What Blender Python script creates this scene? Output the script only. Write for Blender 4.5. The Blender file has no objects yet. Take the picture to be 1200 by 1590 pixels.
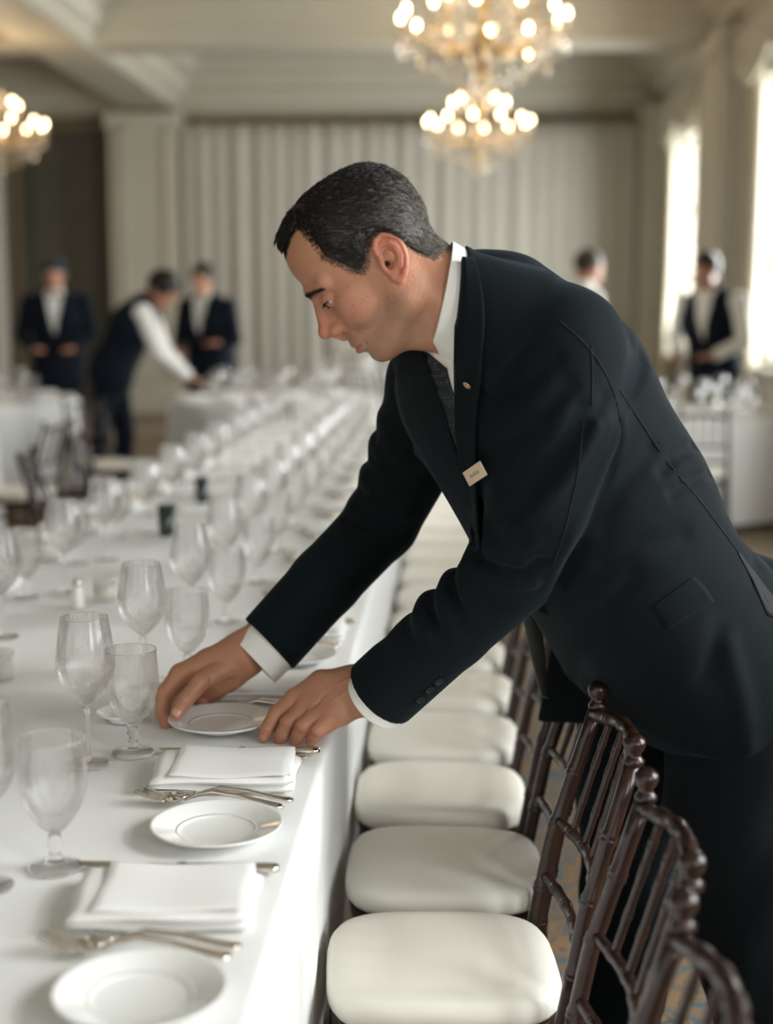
import bpy, bmesh, math, random
import numpy as np
from mathutils import Vector, Matrix
random.seed(7); PI = math.pi
SC = bpy.context.scene; COL = SC.collection

# ------------------------------------------------------------------ camera
CAMH = 1.5
FPX = 2200.0
PITCH = math.atan(317/FPX); YAW = math.atan(101*math.cos(PITCH)/FPX)
cam_d = bpy.data.cameras.new('camera'); cam = bpy.data.objects.new('camera', cam_d); COL.objects.link(cam)
cam.location = (0, 0, CAMH); cam.rotation_euler = (PI/2-PITCH, 0, YAW)
cam_d.sensor_fit = 'VERTICAL'; cam_d.sensor_height = 36.0; cam_d.lens = FPX/1590*36
cam_d.clip_end = 100; cam_d.clip_start = 0.05
cam_d.dof.use_dof = True; cam_d.dof.focus_distance = 2.28; cam_d.dof.aperture_fstop = 1.75
SC.camera = cam
# ------------------------------------------------------------------ light
SC.view_settings.view_transform = 'Standard'; SC.view_settings.look = 'None'
SC.view_settings.gamma = 1.0; SC.view_settings.exposure = 0.84; SC.view_settings.use_curve_mapping = False
SC.render.film_transparent = False
SC.cycles.transparent_max_bounces = 64; SC.cycles.max_bounces = 14; SC.cycles.transmission_bounces = 12; SC.cycles.glossy_bounces = 5; SC.cycles.diffuse_bounces = 5
w = bpy.data.worlds.new('sky'); SC.world = w; w.use_nodes = True
w.node_tree.nodes['Background'].inputs[0].default_value = (1.0, 0.95, 0.88, 1)
w.node_tree.nodes['Background'].inputs[1].default_value = 0.68
ROOM_R, ROOM_L, ROOM_B, ROOM_F = 2.9, -9.0, 20.6, -5.0
WIN = [(-2.9, -0.7), (0.5, 3.3), (6.3, 8.5), (11.35, 13.7), (16.5, 18.75)]   # window openings along the right wall (y from, y to)
WZ0, WZ1 = 0.95, 3.6
for (y0, y1), e in zip(WIN, (130, 135, 150, 230, 230)):
    l = bpy.data.lights.new('daylight', 'AREA'); l.shape = 'RECTANGLE'; l.size = y1-y0; l.size_y = WZ1-WZ0
    l.energy = e; l.color = (0.95, 0.975, 1.0)
    o = bpy.data.objects.new('daylight', l); COL.objects.link(o)
    o.location = (ROOM_R+0.42, (y0+y1)/2, (WZ0+WZ1)/2); o.rotation_euler = (0, PI/2, 0)
    o.rotation_euler = Matrix(((0, 0, 1), (-1, 0, 0), (0, -1, 0))).to_euler() if False else (PI/2, 0, PI/2)

sun = bpy.data.lights.new('hazy_sun', 'SUN'); sun.energy = 0.62; sun.angle = math.radians(6); sun.color = (1.0, 0.99, 0.97)
so = bpy.data.objects.new('hazy_sun', sun); COL.objects.link(so); so.rotation_euler = Vector((-1.0, 0.02, -0.50)).to_track_quat('-Z', 'Y').to_euler()

# ------------------------------------------------------------------ materials
def mat(name, color, rough=0.6, metal=0.0, spec=0.5, bump=None, noise=None, trans=0.0, ior=1.45, emit=None, sheen=0.0, sss=0.0, coat=0.0):
    m = bpy.data.materials.new(name); m.use_nodes = True
    nt = m.node_tree; b = nt.nodes['Principled BSDF']; N = nt.nodes.new; L = nt.links.new
    b.inputs['Base Color'].default_value = (*color, 1); b.inputs['Roughness'].default_value = rough
    b.inputs['Metallic'].default_value = metal; b.inputs['Specular IOR Level'].default_value = spec
    b.inputs['Transmission Weight'].default_value = trans; b.inputs['IOR'].default_value = ior
    b.inputs['Sheen Weight'].default_value = sheen
    b.inputs['Coat Weight'].default_value = coat; b.inputs['Coat Roughness'].default_value = 0.12
    if sss: 
        b.inputs['Subsurface Weight'].default_value = sss; b.inputs['Subsurface Radius'].default_value = (1.0, 0.35, 0.2)
        b.inputs['Subsurface Scale'].default_value = 0.006
    if emit: b.inputs['Emission Color'].default_value = (*emit[0], 1); b.inputs['Emission Strength'].default_value = emit[1]
    tc = N('ShaderNodeTexCoord')
    if noise:                                   # (scale, amount, second colour)
        n = N('ShaderNodeTexNoise'); n.inputs['Scale'].default_value = noise[0]; n.inputs['Detail'].default_value = 5
        L(tc.outputs['Object'], n.inputs['Vector'])
        mx = N('ShaderNodeMix'); mx.data_type = 'RGBA'
        mr = N('ShaderNodeMapRange'); mr.inputs['From Min'].default_value = 0.35; mr.inputs['From Max'].default_value = 0.7
        mr.inputs['To Max'].default_value = noise[1]
        L(n.outputs['Fac'], mr.inputs['Value']); L(mr.outputs['Result'], mx.inputs['Factor'])
        mx.inputs['A'].default_value = (*color, 1); mx.inputs['B'].default_value = (*noise[2], 1)
        L(mx.outputs['Result'], b.inputs['Base Color'])
    if bump:                                    # (scale, strength, distance)
        n = N('ShaderNodeTexNoise'); n.inputs['Scale'].default_value = bump[0]; n.inputs['Detail'].default_value = 3
        L(tc.outputs['Object'], n.inputs['Vector'])
        bp = N('ShaderNodeBump'); bp.inputs['Strength'].default_value = bump[1]; bp.inputs['Distance'].default_value = bump[2]
        L(n.outputs['Fac'], bp.inputs['Height']); L(bp.outputs['Normal'], b.inputs['Normal'])
    return m
M = {}
M['wall'] = mat('wall_paint', (0.42, 0.40, 0.34), 0.8, noise=(1.2, 0.5, (0.38, 0.355, 0.295)))
M['ceiling'] = mat('ceiling_paint', (0.40, 0.40, 0.355), 0.8, noise=(0.8, 0.4, (0.45, 0.43, 0.38)))
M['moulding'] = mat('moulding_paint', (0.48, 0.455, 0.375), 0.6, noise=(2, 0.4, (0.42, 0.39, 0.31)))
M['gilt'] = mat('gilt_line', (0.17, 0.13, 0.08), 0.5, noise=(4, 0.5, (0.11, 0.08, 0.05)))
M['dark_panel'] = mat('dark_olive_panel', (0.085, 0.078, 0.055), 0.7, noise=(2, 0.5, (0.06, 0.055, 0.04)))
M['curtain'] = mat('curtain_fabric', (0.43, 0.41, 0.355), 0.9, sheen=0.1, bump=(60, 0.1, 0.01), noise=(0.7, 0.4, (0.37, 0.35, 0.29)))
M['drape'] = mat('window_drape', (0.40, 0.355, 0.265), 0.85, sheen=0.3, noise=(1.5, 0.5, (0.33, 0.29, 0.2)))
M['sheer'] = mat('sheer_fabric', (0.85, 0.85, 0.82), 0.8)
M['linen'] = mat('white_linen', (0.80, 0.80, 0.785), 0.85, sheen=0.15, bump=(900, 0.25, 0.0004), noise=(3, 0.5, (0.77, 0.775, 0.77)))
M['napkin'] = mat('napkin_linen', (0.84, 0.835, 0.815), 0.85, sheen=0.2, bump=(1100, 0.3, 0.0004))
M['vinyl'] = mat('ivory_cushion', (0.83, 0.80, 0.72), 0.5, spec=0.35, bump=(500, 0.15, 0.0004), noise=(14, 0.4, (0.79, 0.755, 0.67)))
M['wood'] = mat('mahogany_lacquer', (0.014, 0.0060, 0.0040), 0.28, spec=0.45, coat=0.22, noise=(30, 0.6, (0.042, 0.014, 0.008)))
M['china'] = mat('white_china', (0.86, 0.86, 0.84), 0.12, spec=0.5, coat=0.3)
M['silver'] = mat('polished_silver', (0.74, 0.69, 0.62), 0.17, metal=1.0, noise=(40, 0.5, (0.62, 0.56, 0.49)))
M['black_glass'] = mat('dark_green_glass', (0.02, 0.032, 0.028), 0.08, spec=0.7)
M['wax'] = mat('candle_wax', (0.85, 0.82, 0.72), 0.5, sss=0.2)
M['brass'] = mat('aged_brass', (0.55, 0.38, 0.18), 0.28, metal=1.0)
M['bulb'] = mat('candle_bulb', (1, 0.85, 0.6), 0.4, emit=((1.0, 0.74, 0.42), 15.0))
M['flame_glow'] = mat('small_spot', (1, 0.85, 0.6), 0.4, emit=((1.0, 0.66, 0.36), 5.0))
M['leaf'] = mat('leaf_green', (0.10, 0.18, 0.05), 0.5, noise=(20, 0.6, (0.2, 0.27, 0.08)))
M['petal'] = mat('white_petal', (0.82, 0.80, 0.74), 0.7, sheen=0.3)
def glass_mat(name, tint, rough=0.0):
    m = bpy.data.materials.new(name); m.use_nodes = True; nt = m.node_tree; nt.nodes.clear()
    g = nt.nodes.new('ShaderNodeBsdfGlass'); g.inputs['Color'].default_value = (*tint, 1); g.inputs['IOR'].default_value = 1.48
    g.inputs['Roughness'].default_value = rough
    fr = nt.nodes.new('ShaderNodeTexNoise'); fr.inputs['Scale'].default_value = 30
    o = nt.nodes.new('ShaderNodeOutputMaterial'); nt.links.new(g.outputs[0], o.inputs[0])
    return m
def thin_glass(name, gloss=0.1, tint=(0.97, 0.98, 0.975)):
    m = bpy.data.materials.new(name); m.use_nodes = True; nt = m.node_tree; nt.nodes.clear()
    t = nt.nodes.new('ShaderNodeBsdfTransparent'); t.inputs['Color'].default_value = (*tint, 1)
    g = nt.nodes.new('ShaderNodeBsdfGlossy'); g.inputs['Roughness'].default_value = 0.02
    lw = nt.nodes.new('ShaderNodeLayerWeight'); lw.inputs['Blend'].default_value = gloss
    mx = nt.nodes.new('ShaderNodeMixShader'); o = nt.nodes.new('ShaderNodeOutputMaterial')
    nt.links.new(lw.outputs['Fresnel'], mx.inputs[0]); nt.links.new(t.outputs[0], mx.inputs[1]); nt.links.new(g.outputs[0], mx.inputs[2])
    nt.links.new(mx.outputs[0], o.inputs[0]); return m
M['glass'] = glass_mat('clear_glass', (0.985, 0.99, 0.985))
M['crystal'] = glass_mat('cut_crystal', (1.0, 0.97, 0.92))
M['thin'] = thin_glass('thin_stemware_glass', 0.14)
def mixed_glass(name, share):
    m = glass_mat(name, (1.0, 1.0, 1.0)); nt = m.node_tree; o = [n for n in nt.nodes if n.type == 'OUTPUT_MATERIAL'][0]; a = o.inputs[0].links[0].from_socket
    t = nt.nodes.new('ShaderNodeBsdfTransparent'); mx = nt.nodes.new('ShaderNodeMixShader'); mx.inputs[0].default_value = share
    nt.links.new(t.outputs[0], mx.inputs[1]); nt.links.new(a, mx.inputs[2]); nt.links.new(mx.outputs[0], o.inputs[0]); return m
M['bowl'] = mixed_glass('bowl_glass', 0.42)
M['foot'] = mixed_glass('stem_glass', 0.8)
M['pane'] = thin_glass('window_glass', 0.05)

def suit_mat(name, c1, c2, scale=1500):
    m = mat(name, c1, 0.80, spec=0.12, sheen=0.0)
    nt = m.node_tree; b = nt.nodes['Principled BSDF']; N = nt.nodes.new; L = nt.links.new
    tc = N('ShaderNodeTexCoord'); n = N('ShaderNodeTexNoise'); n.inputs['Scale'].default_value = scale; n.inputs['Detail'].default_value = 2
    L(tc.outputs['Object'], n.inputs['Vector'])
    n2 = N('ShaderNodeTexNoise'); n2.inputs['Scale'].default_value = 6; n2.inputs['Detail'].default_value = 4
    L(tc.outputs['Object'], n2.inputs['Vector'])
    r = N('ShaderNodeValToRGB'); r.color_ramp.elements[0].position = 0.40; r.color_ramp.elements[1].position = 0.68
    r.color_ramp.elements[0].color = (*c1, 1); r.color_ramp.elements[1].color = (*c2, 1)
    L(n.outputs['Fac'], r.inputs['Fac']); L(r.outputs['Color'], b.inputs['Base Color'])
    b.inputs['Sheen Weight'].default_value = 0.05; b.inputs['Sheen Roughness'].default_value = 0.45
    b.inputs['Sheen Tint'].default_value = (0.55, 0.75, 0.95, 1)
    bp = N('ShaderNodeBump'); bp.inputs['Strength'].default_value = 0.35; bp.inputs['Distance'].default_value = 0.0006
    L(n.outputs['Fac'], bp.inputs['Height'])
    bp2 = N('ShaderNodeBump'); bp2.inputs['Strength'].default_value = 0.5; bp2.inputs['Distance'].default_value = 0.012
    L(n2.outputs['Fac'], bp2.inputs['Height']); L(bp.outputs['Normal'], bp2.inputs['Normal']); L(bp2.outputs['Normal'], b.inputs['Normal'])
    return m
M['suit'] = suit_mat('charcoal_navy_wool', (0.0024, 0.0040, 0.0050), (0.0078, 0.0122, 0.0150))
M['navy'] = suit_mat('dark_navy_cloth', (0.004, 0.006, 0.011), (0.009, 0.013, 0.022), 700)
M['shirt'] = mat('white_cotton', (0.80, 0.80, 0.77), 0.75, sheen=0.2, bump=(1500, 0.15, 0.0003))
M['thread'] = mat('dark_seam', (0.004, 0.006, 0.008), 0.8)
M['button'] = mat('dark_horn_button', (0.012, 0.013, 0.014), 0.3)
M['badge'] = mat('cream_badge', (0.72, 0.58, 0.42), 0.4, noise=(60, 0.3, (0.66, 0.52, 0.37)))
M['ink'] = mat('grey_ink', (0.14, 0.10, 0.07), 0.6)
M['pin'] = mat('gold_pin', (0.85, 0.62, 0.38), 0.3, metal=0.6)
M['pin_centre'] = mat('copper_enamel', (0.45, 0.24, 0.12), 0.35, metal=0.3)
M['leather'] = mat('black_leather', (0.01, 0.01, 0.01), 0.3)

# carpet: ornate traditional weave in tan, rust and blue
def carpet():
    m = mat('patterned_carpet', (0.3, 0.2, 0.12), 0.95, spec=0.1)
    nt = m.node_tree; b = nt.nodes['Principled BSDF']; N = nt.nodes.new; L = nt.links.new
    tc = N('ShaderNodeTexCoord')
    wn = N('ShaderNodeTexNoise'); wn.inputs['Scale'].default_value = 5; wn.inputs['Detail'].default_value = 2
    L(tc.outputs['Object'], wn.inputs['Vector'])
    mxv = N('ShaderNodeVectorMath'); mxv.operation = 'MULTIPLY_ADD'; mxv.inputs[1].default_value = (0.22, 0.22, 0.22)
    L(wn.outputs['Color'], mxv.inputs[0]); L(tc.outputs['Object'], mxv.inputs[2])
    v = N('ShaderNodeTexVoronoi'); v.inputs['Scale'].default_value = 4.2; L(mxv.outputs[0], v.inputs['Vector'])
    w1 = N('ShaderNodeMath'); w1.operation = 'MULTIPLY'; w1.inputs[1].default_value = 26; L(v.outputs['Distance'], w1.inputs[0])
    w2 = N('ShaderNodeMath'); w2.operation = 'SINE'; L(w1.outputs[0], w2.inputs[0])
    w3 = N('ShaderNodeMapRange'); w3.inputs['From Min'].default_value = -1; L(w2.outputs[0], w3.inputs['Value'])
    r = N('ShaderNodeValToRGB'); r.color_ramp.interpolation = 'CONSTANT'
    cols = [(0, (0.34, 0.22, 0.12)), (0.22, (0.05, 0.11, 0.15)), (0.42, (0.42, 0.29, 0.17)), (0.60, (0.26, 0.09, 0.035)), (0.74, (0.30, 0.30, 0.24)), (0.88, (0.08, 0.16, 0.2))]
    r.color_ramp.elements[0].color = (*cols[0][1], 1)
    r.color_ramp.elements[1].position = cols[1][0]; r.color_ramp.elements[1].color = (*cols[1][1], 1)
    for p_, c_ in cols[2:]:
        e = r.color_ramp.elements.new(p_); e.color = (*c_, 1)
    L(w3.outputs['Result'], r.inputs['Fac'])
    n = N('ShaderNodeTexNoise'); n.inputs['Scale'].default_value = 160; L(tc.outputs['Object'], n.inputs['Vector'])
    mx = N('ShaderNodeMix'); mx.data_type = 'RGBA'; mx.inputs['Factor'].default_value = 0.3; mx.inputs['B'].default_value = (0.2, 0.14, 0.09, 1)
    L(r.outputs['Color'], mx.inputs['A']); L(mx.outputs['Result'], b.inputs['Base Color'])
    bp = N('ShaderNodeBump'); bp.inputs['Strength'].default_value = 0.6; bp.inputs['Distance'].default_value = 0.003
    L(n.outputs['Fac'], bp.inputs['Height']); L(bp.outputs['Normal'], b.inputs['Normal'])
    return m
M['carpet'] = carpet()

# ------------------------------------------------------------------ mesh helpers
def link(name, me, m, parent=None, smooth=True):
    o = bpy.data.objects.new(name, me); COL.objects.link(o)
    if m is not None:
        me.materials.clear(); me.materials.append(m)
    if smooth:
        me.polygons.foreach_set('use_smooth', [True]*len(me.polygons))
    if parent: o.parent = parent
    return o
def mesh(name, vs, fs):
    me = bpy.data.meshes.new(name); me.from_pydata([tuple(v) for v in vs], [], [tuple(f) for f in fs]); me.update(); return me
class MB:
    def __init__(s): s.v = []; s.f = []
    def add(s, vs, fs):
        n = len(s.v); s.v += [tuple(v) for v in vs]; s.f += [tuple(i+n for i in f) for f in fs]; return s
    def box(s, x0, x1, y0, y1, z0, z1):
        vs = [(x, y, z) for z in (z0, z1) for y in (y0, y1) for x in (x0, x1)]
        return s.add(vs, [(0, 2, 3, 1), (4, 5, 7, 6), (0, 1, 5, 4), (2, 6, 7, 3), (0, 4, 6, 2), (1, 3, 7, 5)])
    def lathe(s, prof, seg=24, c=(0, 0, 0), close=False):
        # prof: (r,z) list; r==0 collapses to a pole
        rings = []; vs = []; fs = []
        for r, z in prof:
            if r <= 1e-6: rings.append([len(vs)]); vs.append((c[0], c[1], c[2]+z))
            else:
                rings.append(list(range(len(vs), len(vs)+seg)))
                vs += [(c[0]+r*math.cos(2*PI*k/seg), c[1]+r*math.sin(2*PI*k/seg), c[2]+z) for k in range(seg)]
        pairs = list(zip(rings[:-1], rings[1:]))
        if close: pairs.append((rings[-1], rings[0]))
        for A, B in pairs:
            for k in range(seg):
                k2 = (k+1) % seg
                if len(A) == 1 and len(B) == 1: continue
                if len(A) == 1: fs.append((A[0], B[k2], B[k]))
                elif len(B) == 1: fs.append((A[k], A[k2], B[0]))
                else: fs.append((A[k], A[k2], B[k2], B[k]))
        return s.add(vs, fs)
    def tube(s, pts, rad, seg=10, cap=True, flat=None):
        pts = [Vector(p) for p in pts]; n = len(pts)
        if not hasattr(rad, '__len__'): rad = [rad]*n
        T0 = (pts[1]-pts[0]).normalized(); up = Vector((0, 0, 1)) if abs(T0.z) < 0.9 else Vector((1, 0, 0))
        U = T0.cross(up).normalized(); vs = []; fs = []
        for i in range(n):
            T = (pts[min(i+1, n-1)]-pts[max(i-1, 0)]).normalized()
            U = (U-T*U.dot(T)).normalized(); V = T.cross(U)
            ra, rb = rad[i] if hasattr(rad[i], '__len__') else (rad[i], rad[i])
            for k in range(seg):
                a = 2*PI*k/seg; vs.append(pts[i]+U*math.cos(a)*ra+V*math.sin(a)*rb)
        for i in range(n-1):
            for k in range(seg):
                k2 = (k+1) % seg; fs.append((i*seg+k, i*seg+k2, (i+1)*seg+k2, (i+1)*seg+k))
        if cap:
            fs.append(tuple(range(seg))[::-1]); fs.append(tuple(range((n-1)*seg, n*seg)))
        return s.add(vs, fs)
    def ellipsoid(s, c, r, seg=12, rings=8):
        prof = [(math.sin(PI*i/rings), -math.cos(PI*i/rings)) for i in range(rings+1)]
        t = MB().lathe(prof, seg)
        return s.add([(c[0]+x*r[0], c[1]+y*r[1], c[2]+z*r[2]) for x, y, z in t.v], t.f)
    def grid(s, fn, nu, nv):
        vs = [fn(i/nu, j/nv) for j in range(nv+1) for i in range(nu+1)]
        return s.add(vs, [(j*(nu+1)+i, j*(nu+1)+i+1, (j+1)*(nu+1)+i+1, (j+1)*(nu+1)+i) for j in range(nv) for i in range(nu)])
    def xf(s, mtx):
        s.v = [tuple(mtx @ Vector(v)) for v in s.v]; return s
    def build(s, name, m, parent=None, smooth=True, sharp=None, bevel=0.0):
        me = mesh(name, s.v, s.f)
        if bevel or True:
            bm = bmesh.new(); bm.from_mesh(me)
            bmesh.ops.recalc_face_normals(bm, faces=bm.faces)
            if bevel:
                es = [e for e in bm.edges if len(e.link_faces) == 2 and e.calc_face_angle(0) > 0.6]
                bmesh.ops.bevel(bm, geom=es, offset=bevel, segments=2, affect='EDGES', profile=0.6)
            bm.to_mesh(me); bm.free()
        o = link(name, me, m, parent, smooth)
        if smooth and sharp is not None:
            me.set_sharp_from_angle(angle=sharp)
        return o
def thing(name, label, cat, loc=(0, 0, 0), rotz=0, group=None):
    o = bpy.data.objects.new(name, None); COL.objects.link(o); o.empty_display_size = 0.1
    o.location = loc; o.rotation_euler = (0, 0, rotz); return tag(o, label, cat, group)
def tag(o, label=None, cat=None, group=None, kind=None):
    if label: o['label'] = label
    if cat: o['category'] = cat
    if group: o['group'] = group
    if kind: o['kind'] = kind
    return o
KIDS = {}
def kids(o):
    if o.name not in KIDS: KIDS[o.name] = [c for c in bpy.data.objects if c.parent == o]
    return KIDS[o.name]
def dup(root, loc=None, rotz=None, label=None, group=None):
    r = root.copy(); COL.objects.link(r)
    if loc is not None: r.location = loc
    if rotz is not None: r.rotation_euler = (0, 0, rotz)
    if label: r['label'] = label
    if group: r['group'] = group
    for ch in kids(root):
        c = ch.copy(); COL.objects.link(c); c.parent = r
        for g in kids(ch):
            d = g.copy(); COL.objects.link(d); d.parent = c
    return r
ORD = ['first', 'second', 'third', 'fourth', 'fifth', 'sixth', 'seventh', 'eighth', 'ninth', 'tenth', 'eleventh', 'twelfth', 'thirteenth', 'fourteenth', 'fifteenth', 'sixteenth', 'seventeenth', 'eighteenth', 'nineteenth', 'twentieth', 'twenty-first', 'twenty-second']

# pixel of the 1200x1590 frame -> point at world distance Y, or on a horizontal plane z
_f = Vector((-math.sin(YAW)*math.cos(PITCH), math.cos(YAW)*math.cos(PITCH), -math.sin(PITCH)))
_r = Vector((math.cos(YAW), math.sin(YAW), 0)); _u = _r.cross(_f)
def ray(px, py): return _f*FPX+_r*(px-600)-_u*(py-795)
def at(px, py, Y): d = ray(px, py); return Vector((0, 0, CAMH))+d*(Y/d.y)
def on(px, py, z): d = ray(px, py); return Vector((0, 0, CAMH))+d*((z-CAMH)/d.z)

# ================================================================== THE ROOM
def struct(name, mb, m, smooth=False, **k):
    o = mb.build(name, m, None, smooth, **k); o['kind'] = 'structure'; return o
struct('floor', MB().box(ROOM_L, ROOM_R, ROOM_F, ROOM_B, -0.1, 0), M['carpet'])
CZ = 4.95
struct('ceiling', MB().box(ROOM_L, ROOM_R, ROOM_F, ROOM_B, CZ, CZ+0.1), M['ceiling'])
struct('wall_back', MB().box(ROOM_L-0.2, ROOM_R+0.3, ROOM_B, ROOM_B+0.2, 0, CZ), M['wall'])
struct('wall_left', MB().box(ROOM_L-0.2, ROOM_L, ROOM_F, ROOM_B, 0, CZ), M['wall'])
wr = MB(); ys = [ROOM_F]+[v for w_ in WIN for v in w_]+[ROOM_B]
for i in range(0, len(ys), 2): wr.box(ROOM_R, ROOM_R+0.3, ys[i], ys[i+1], 0, CZ)
for y0, y1 in WIN:
    wr.box(ROOM_R, ROOM_R+0.3, y0, y1, 0, WZ0); wr.box(ROOM_R, ROOM_R+0.3, y0, y1, WZ1, CZ)
struct('wall_right', wr, M['wall'])
for i, (y0, y1) in enumerate(WIN):
    g = struct('window_%d' % (i+1), MB().box(ROOM_R+0.15, ROOM_R+0.16, y0, y1, WZ0, WZ1), M['pane'])
    fr = MB(); t = 0.05
    for a, b in ((y0, y0+t), (y1-t, y1), ((y0+y1)/2-t/2, (y0+y1)/2+t/2)): fr.box(ROOM_R+0.12, ROOM_R+0.2, a, b, WZ0, WZ1)
    for z in (WZ0, WZ0+0.9, WZ0+1.75, WZ1-t): fr.box(ROOM_R+0.12, ROOM_R+0.2, y0, y1, z, z+t)
    f_ = fr.build('window_frame', M['moulding'], g, False)
    s_ = MB().box(ROOM_R-0.06, ROOM_R+0.12, y0-0.05, y1+0.05, WZ0-0.06, WZ0).build('window_sill', M['moulding'], g, False)
# cornice around the room: stepped profile swept along the walls
PROF = [(0, 0), (0.05, 0), (0.08, 0.05), (0.08, 0.12), (0.16, 0.16), (0.20, 0.30), (0.34, 0.36), (0.36, 0.50), (0.50, 0.56), (0.52, 0.68), (0.52, 0.74), (0, 0.74)]
def sweep(name, p0, p1, nrm, m, z0=4.2, prof=PROF, k=1.0):
    mb = MB(); p0, p1, nrm = Vector(p0), Vector(p1), Vector(nrm); n = len(prof)
    vs = [p0+nrm*a*k+Vector((0, 0, z0+b*k)) for a, b in prof]+[p1+nrm*a*k+Vector((0, 0, z0+b*k)) for a, b in prof]
    fs = [(i, (i+1) % n, n+(i+1) % n, n+i) for i in range(n)]+[tuple(range(n)), tuple(range(n, 2*n))[::-1]]
    return struct(name, mb.add(vs, fs), m)
sweep('trim_1', (ROOM_R, ROOM_F, 0), (ROOM_R, ROOM_B, 0), (-1, 0, 0), M['moulding'])
sweep('trim_2', (ROOM_L, ROOM_B, 0), (ROOM_R, ROOM_B, 0), (0, -1, 0), M['moulding'])
struct('trim_3', MB().box(ROOM_L, ROOM_R, ROOM_B-0.09, ROOM_B, 4.10, 4.195), M['gilt'])
struct('trim_4', MB().box(ROOM_R-0.09, ROOM_R, ROOM_F, ROOM_B, 4.10, 4.195), M['gilt'])
# coffer beams
BP = [(-0.62, 0.5), (-0.60, 0.34), (-0.46, 0.28), (-0.44, 0.14), (-0.36, 0.10), (-0.36, 0.04), (-0.30, 0), (0.30, 0), (0.36, 0.04), (0.36, 0.10), (0.44, 0.14), (0.46, 0.28), (0.60, 0.34), (0.62, 0.5)]
n_t = 5
for yb in (15.9, 11.0, 6.2, 1.4):
    mb = MB(); n = len(BP)
    vs = [(ROOM_L, yb+a, CZ-0.66+b*1.32) for a, b in BP]+[(ROOM_R, yb+a, CZ-0.66+b*1.32) for a, b in BP]
    mb.add(vs, [(i, (i+1) % n, n+(i+1) % n, n+i) for i in range(n)]+[tuple(range(n)), tuple(range(n, 2*n))[::-1]])
    struct('trim_%d' % n_t, mb, M['moulding']); n_t += 1
mb = MB(); n = len(BP); xb = -4.25
vs = [(xb+a*1.15, ROOM_F, CZ-0.68+b*1.36) for a, b in BP]+[(xb+a*1.15, ROOM_B, CZ-0.68+b*1.36) for a, b in BP]
mb.add(vs, [(i, (i+1) % n, n+(i+1) % n, n+i) for i in range(n)]+[tuple(range(n)), tuple(range(n, 2*n))[::-1]])
struct('trim_%d' % n_t, mb, M['moulding']); n_t += 1
# pilasters
def pilaster(x0, x1, y0, y1, face):
    global n_t
    mb = MB().box(x0, x1, y0, y1, 0, 4.2)
    if face == 'y':
        a = (x1-x0)*0.16
        for q in ((x0+a, x0+a+0.05), (x1-a-0.05, x1-a)): mb.box(q[0], q[1], y0-0.035, y0, 0.5, 4.0)
        for z in (0.5, 3.95): mb.box(x0+a, x1-a, y0-0.035, y0, z, z+0.05)
        mb.box(x0-0.05, x1+0.05, y0-0.06, y1, 4.0, 4.2); mb.box(x0-0.05, x1+0.05, y0-0.06, y1, 0, 0.3)
    else:
        a = (y1-y0)*0.16
        for q in ((y0+a, y0+a+0.05), (y1-a-0.05, y1-a)): mb.box(x0-0.035, x0, q[0], q[1], 0.5, 4.0)
        mb.box(x0-0.06, x1, y0-0.05, y1+0.05, 4.0, 4.2); mb.box(x0-0.06, x1, y0-0.05, y1+0.05, 0, 0.3)
    struct('trim_%d' % n_t, mb, M['moulding']); n_t += 1
pilaster(-4.83, -3.84, 20.25, ROOM_B, 'y')
pilaster(-7.6, -6.9, 20.25, ROOM_B, 'y')
pilaster(2.62, ROOM_R, 19.7, 20.3, 'x')
pilaster(2.62, ROOM_R, 14.35, 15.75, 'x')
pilaster(2.62, ROOM_R, 9.3, 10.5, 'x')
pilaster(2.62, ROOM_R, 4.3, 5.3, 'x')
# dark recessed doorway on the back wall, left
d = MB().box(-6.2, -4.95, ROOM_B-0.06, ROOM_B-0.001, 0, 4.0)
door = struct('door_1', d, M['dark_panel'])
fr = MB(); fr.box(-6.3, -6.2, ROOM_B-0.12, ROOM_B, 0, 4.06); fr.box(-4.95, -4.85, ROOM_B-0.12, ROOM_B, 0, 4.06); fr.box(-6.3, -4.85, ROOM_B-0.12, ROOM_B, 4.0, 4.1)
fr.build('door_frame', M['gilt'], door, False)
pn = MB()
for x0, x1 in ((-6.05, -5.65), (-5.5, -5.1)):
    for z0, z1 in ((0.3, 1.7), (1.9, 3.7)): pn.box(x0, x1, ROOM_B-0.08, ROOM_B-0.06, z0, z1)
pn.build('door_panel', M['dark_panel'], door, False)
struct('baseboard_right', MB().box(ROOM_R-0.03, ROOM_R, ROOM_F, ROOM_B, 0, 0.18), M['moulding'])
struct('baseboard_back', MB().box(ROOM_L, ROOM_R, ROOM_B-0.03, ROOM_B, 0, 0.18), M['moulding'])

# ------------------------------------------------------------------ curtains
def curtain(name, p0, p1, z0, z1, amp, wl, m, label, seed, group=None, tie=None, bottom_wide=1.0, sag=0):
    rnd = random.Random(seed); p0, p1 = Vector(p0), Vector(p1); L_ = (p1-p0).length; d = (p1-p0)/L_
    nrm = Vector((d.y, -d.x, 0)); nu = int(L_/wl*8); nv = 14
    ph = [rnd.uniform(0, 6) for _ in range(4)]
    def fn(a, b):
        s = a*L_; z = z0+(z1-z0)*b
        pinch = 1.0
        if tie: pinch = 1-0.45*math.exp(-((z-tie)/0.45)**2)
        s2 = L_/2+(s-L_/2)*pinch
        w = math.sin(s/wl*2*PI+ph[0]+0.9*math.sin(s/wl*1.3+ph[1]))*0.7+0.3*math.sin(s/wl*3.3+ph[2])
        return p0+d*s2+nrm*(amp*w*(1.15-0.35*b)+amp)+Vector((0, 0, z))
    mb = MB().grid(fn, nu, nv)
    o = mb.build(name, m)
    so = o.modifiers.new('thickness', 'SOLIDIFY'); so.thickness = 0.012
    return tag(o, label, 'curtain', group)
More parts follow.
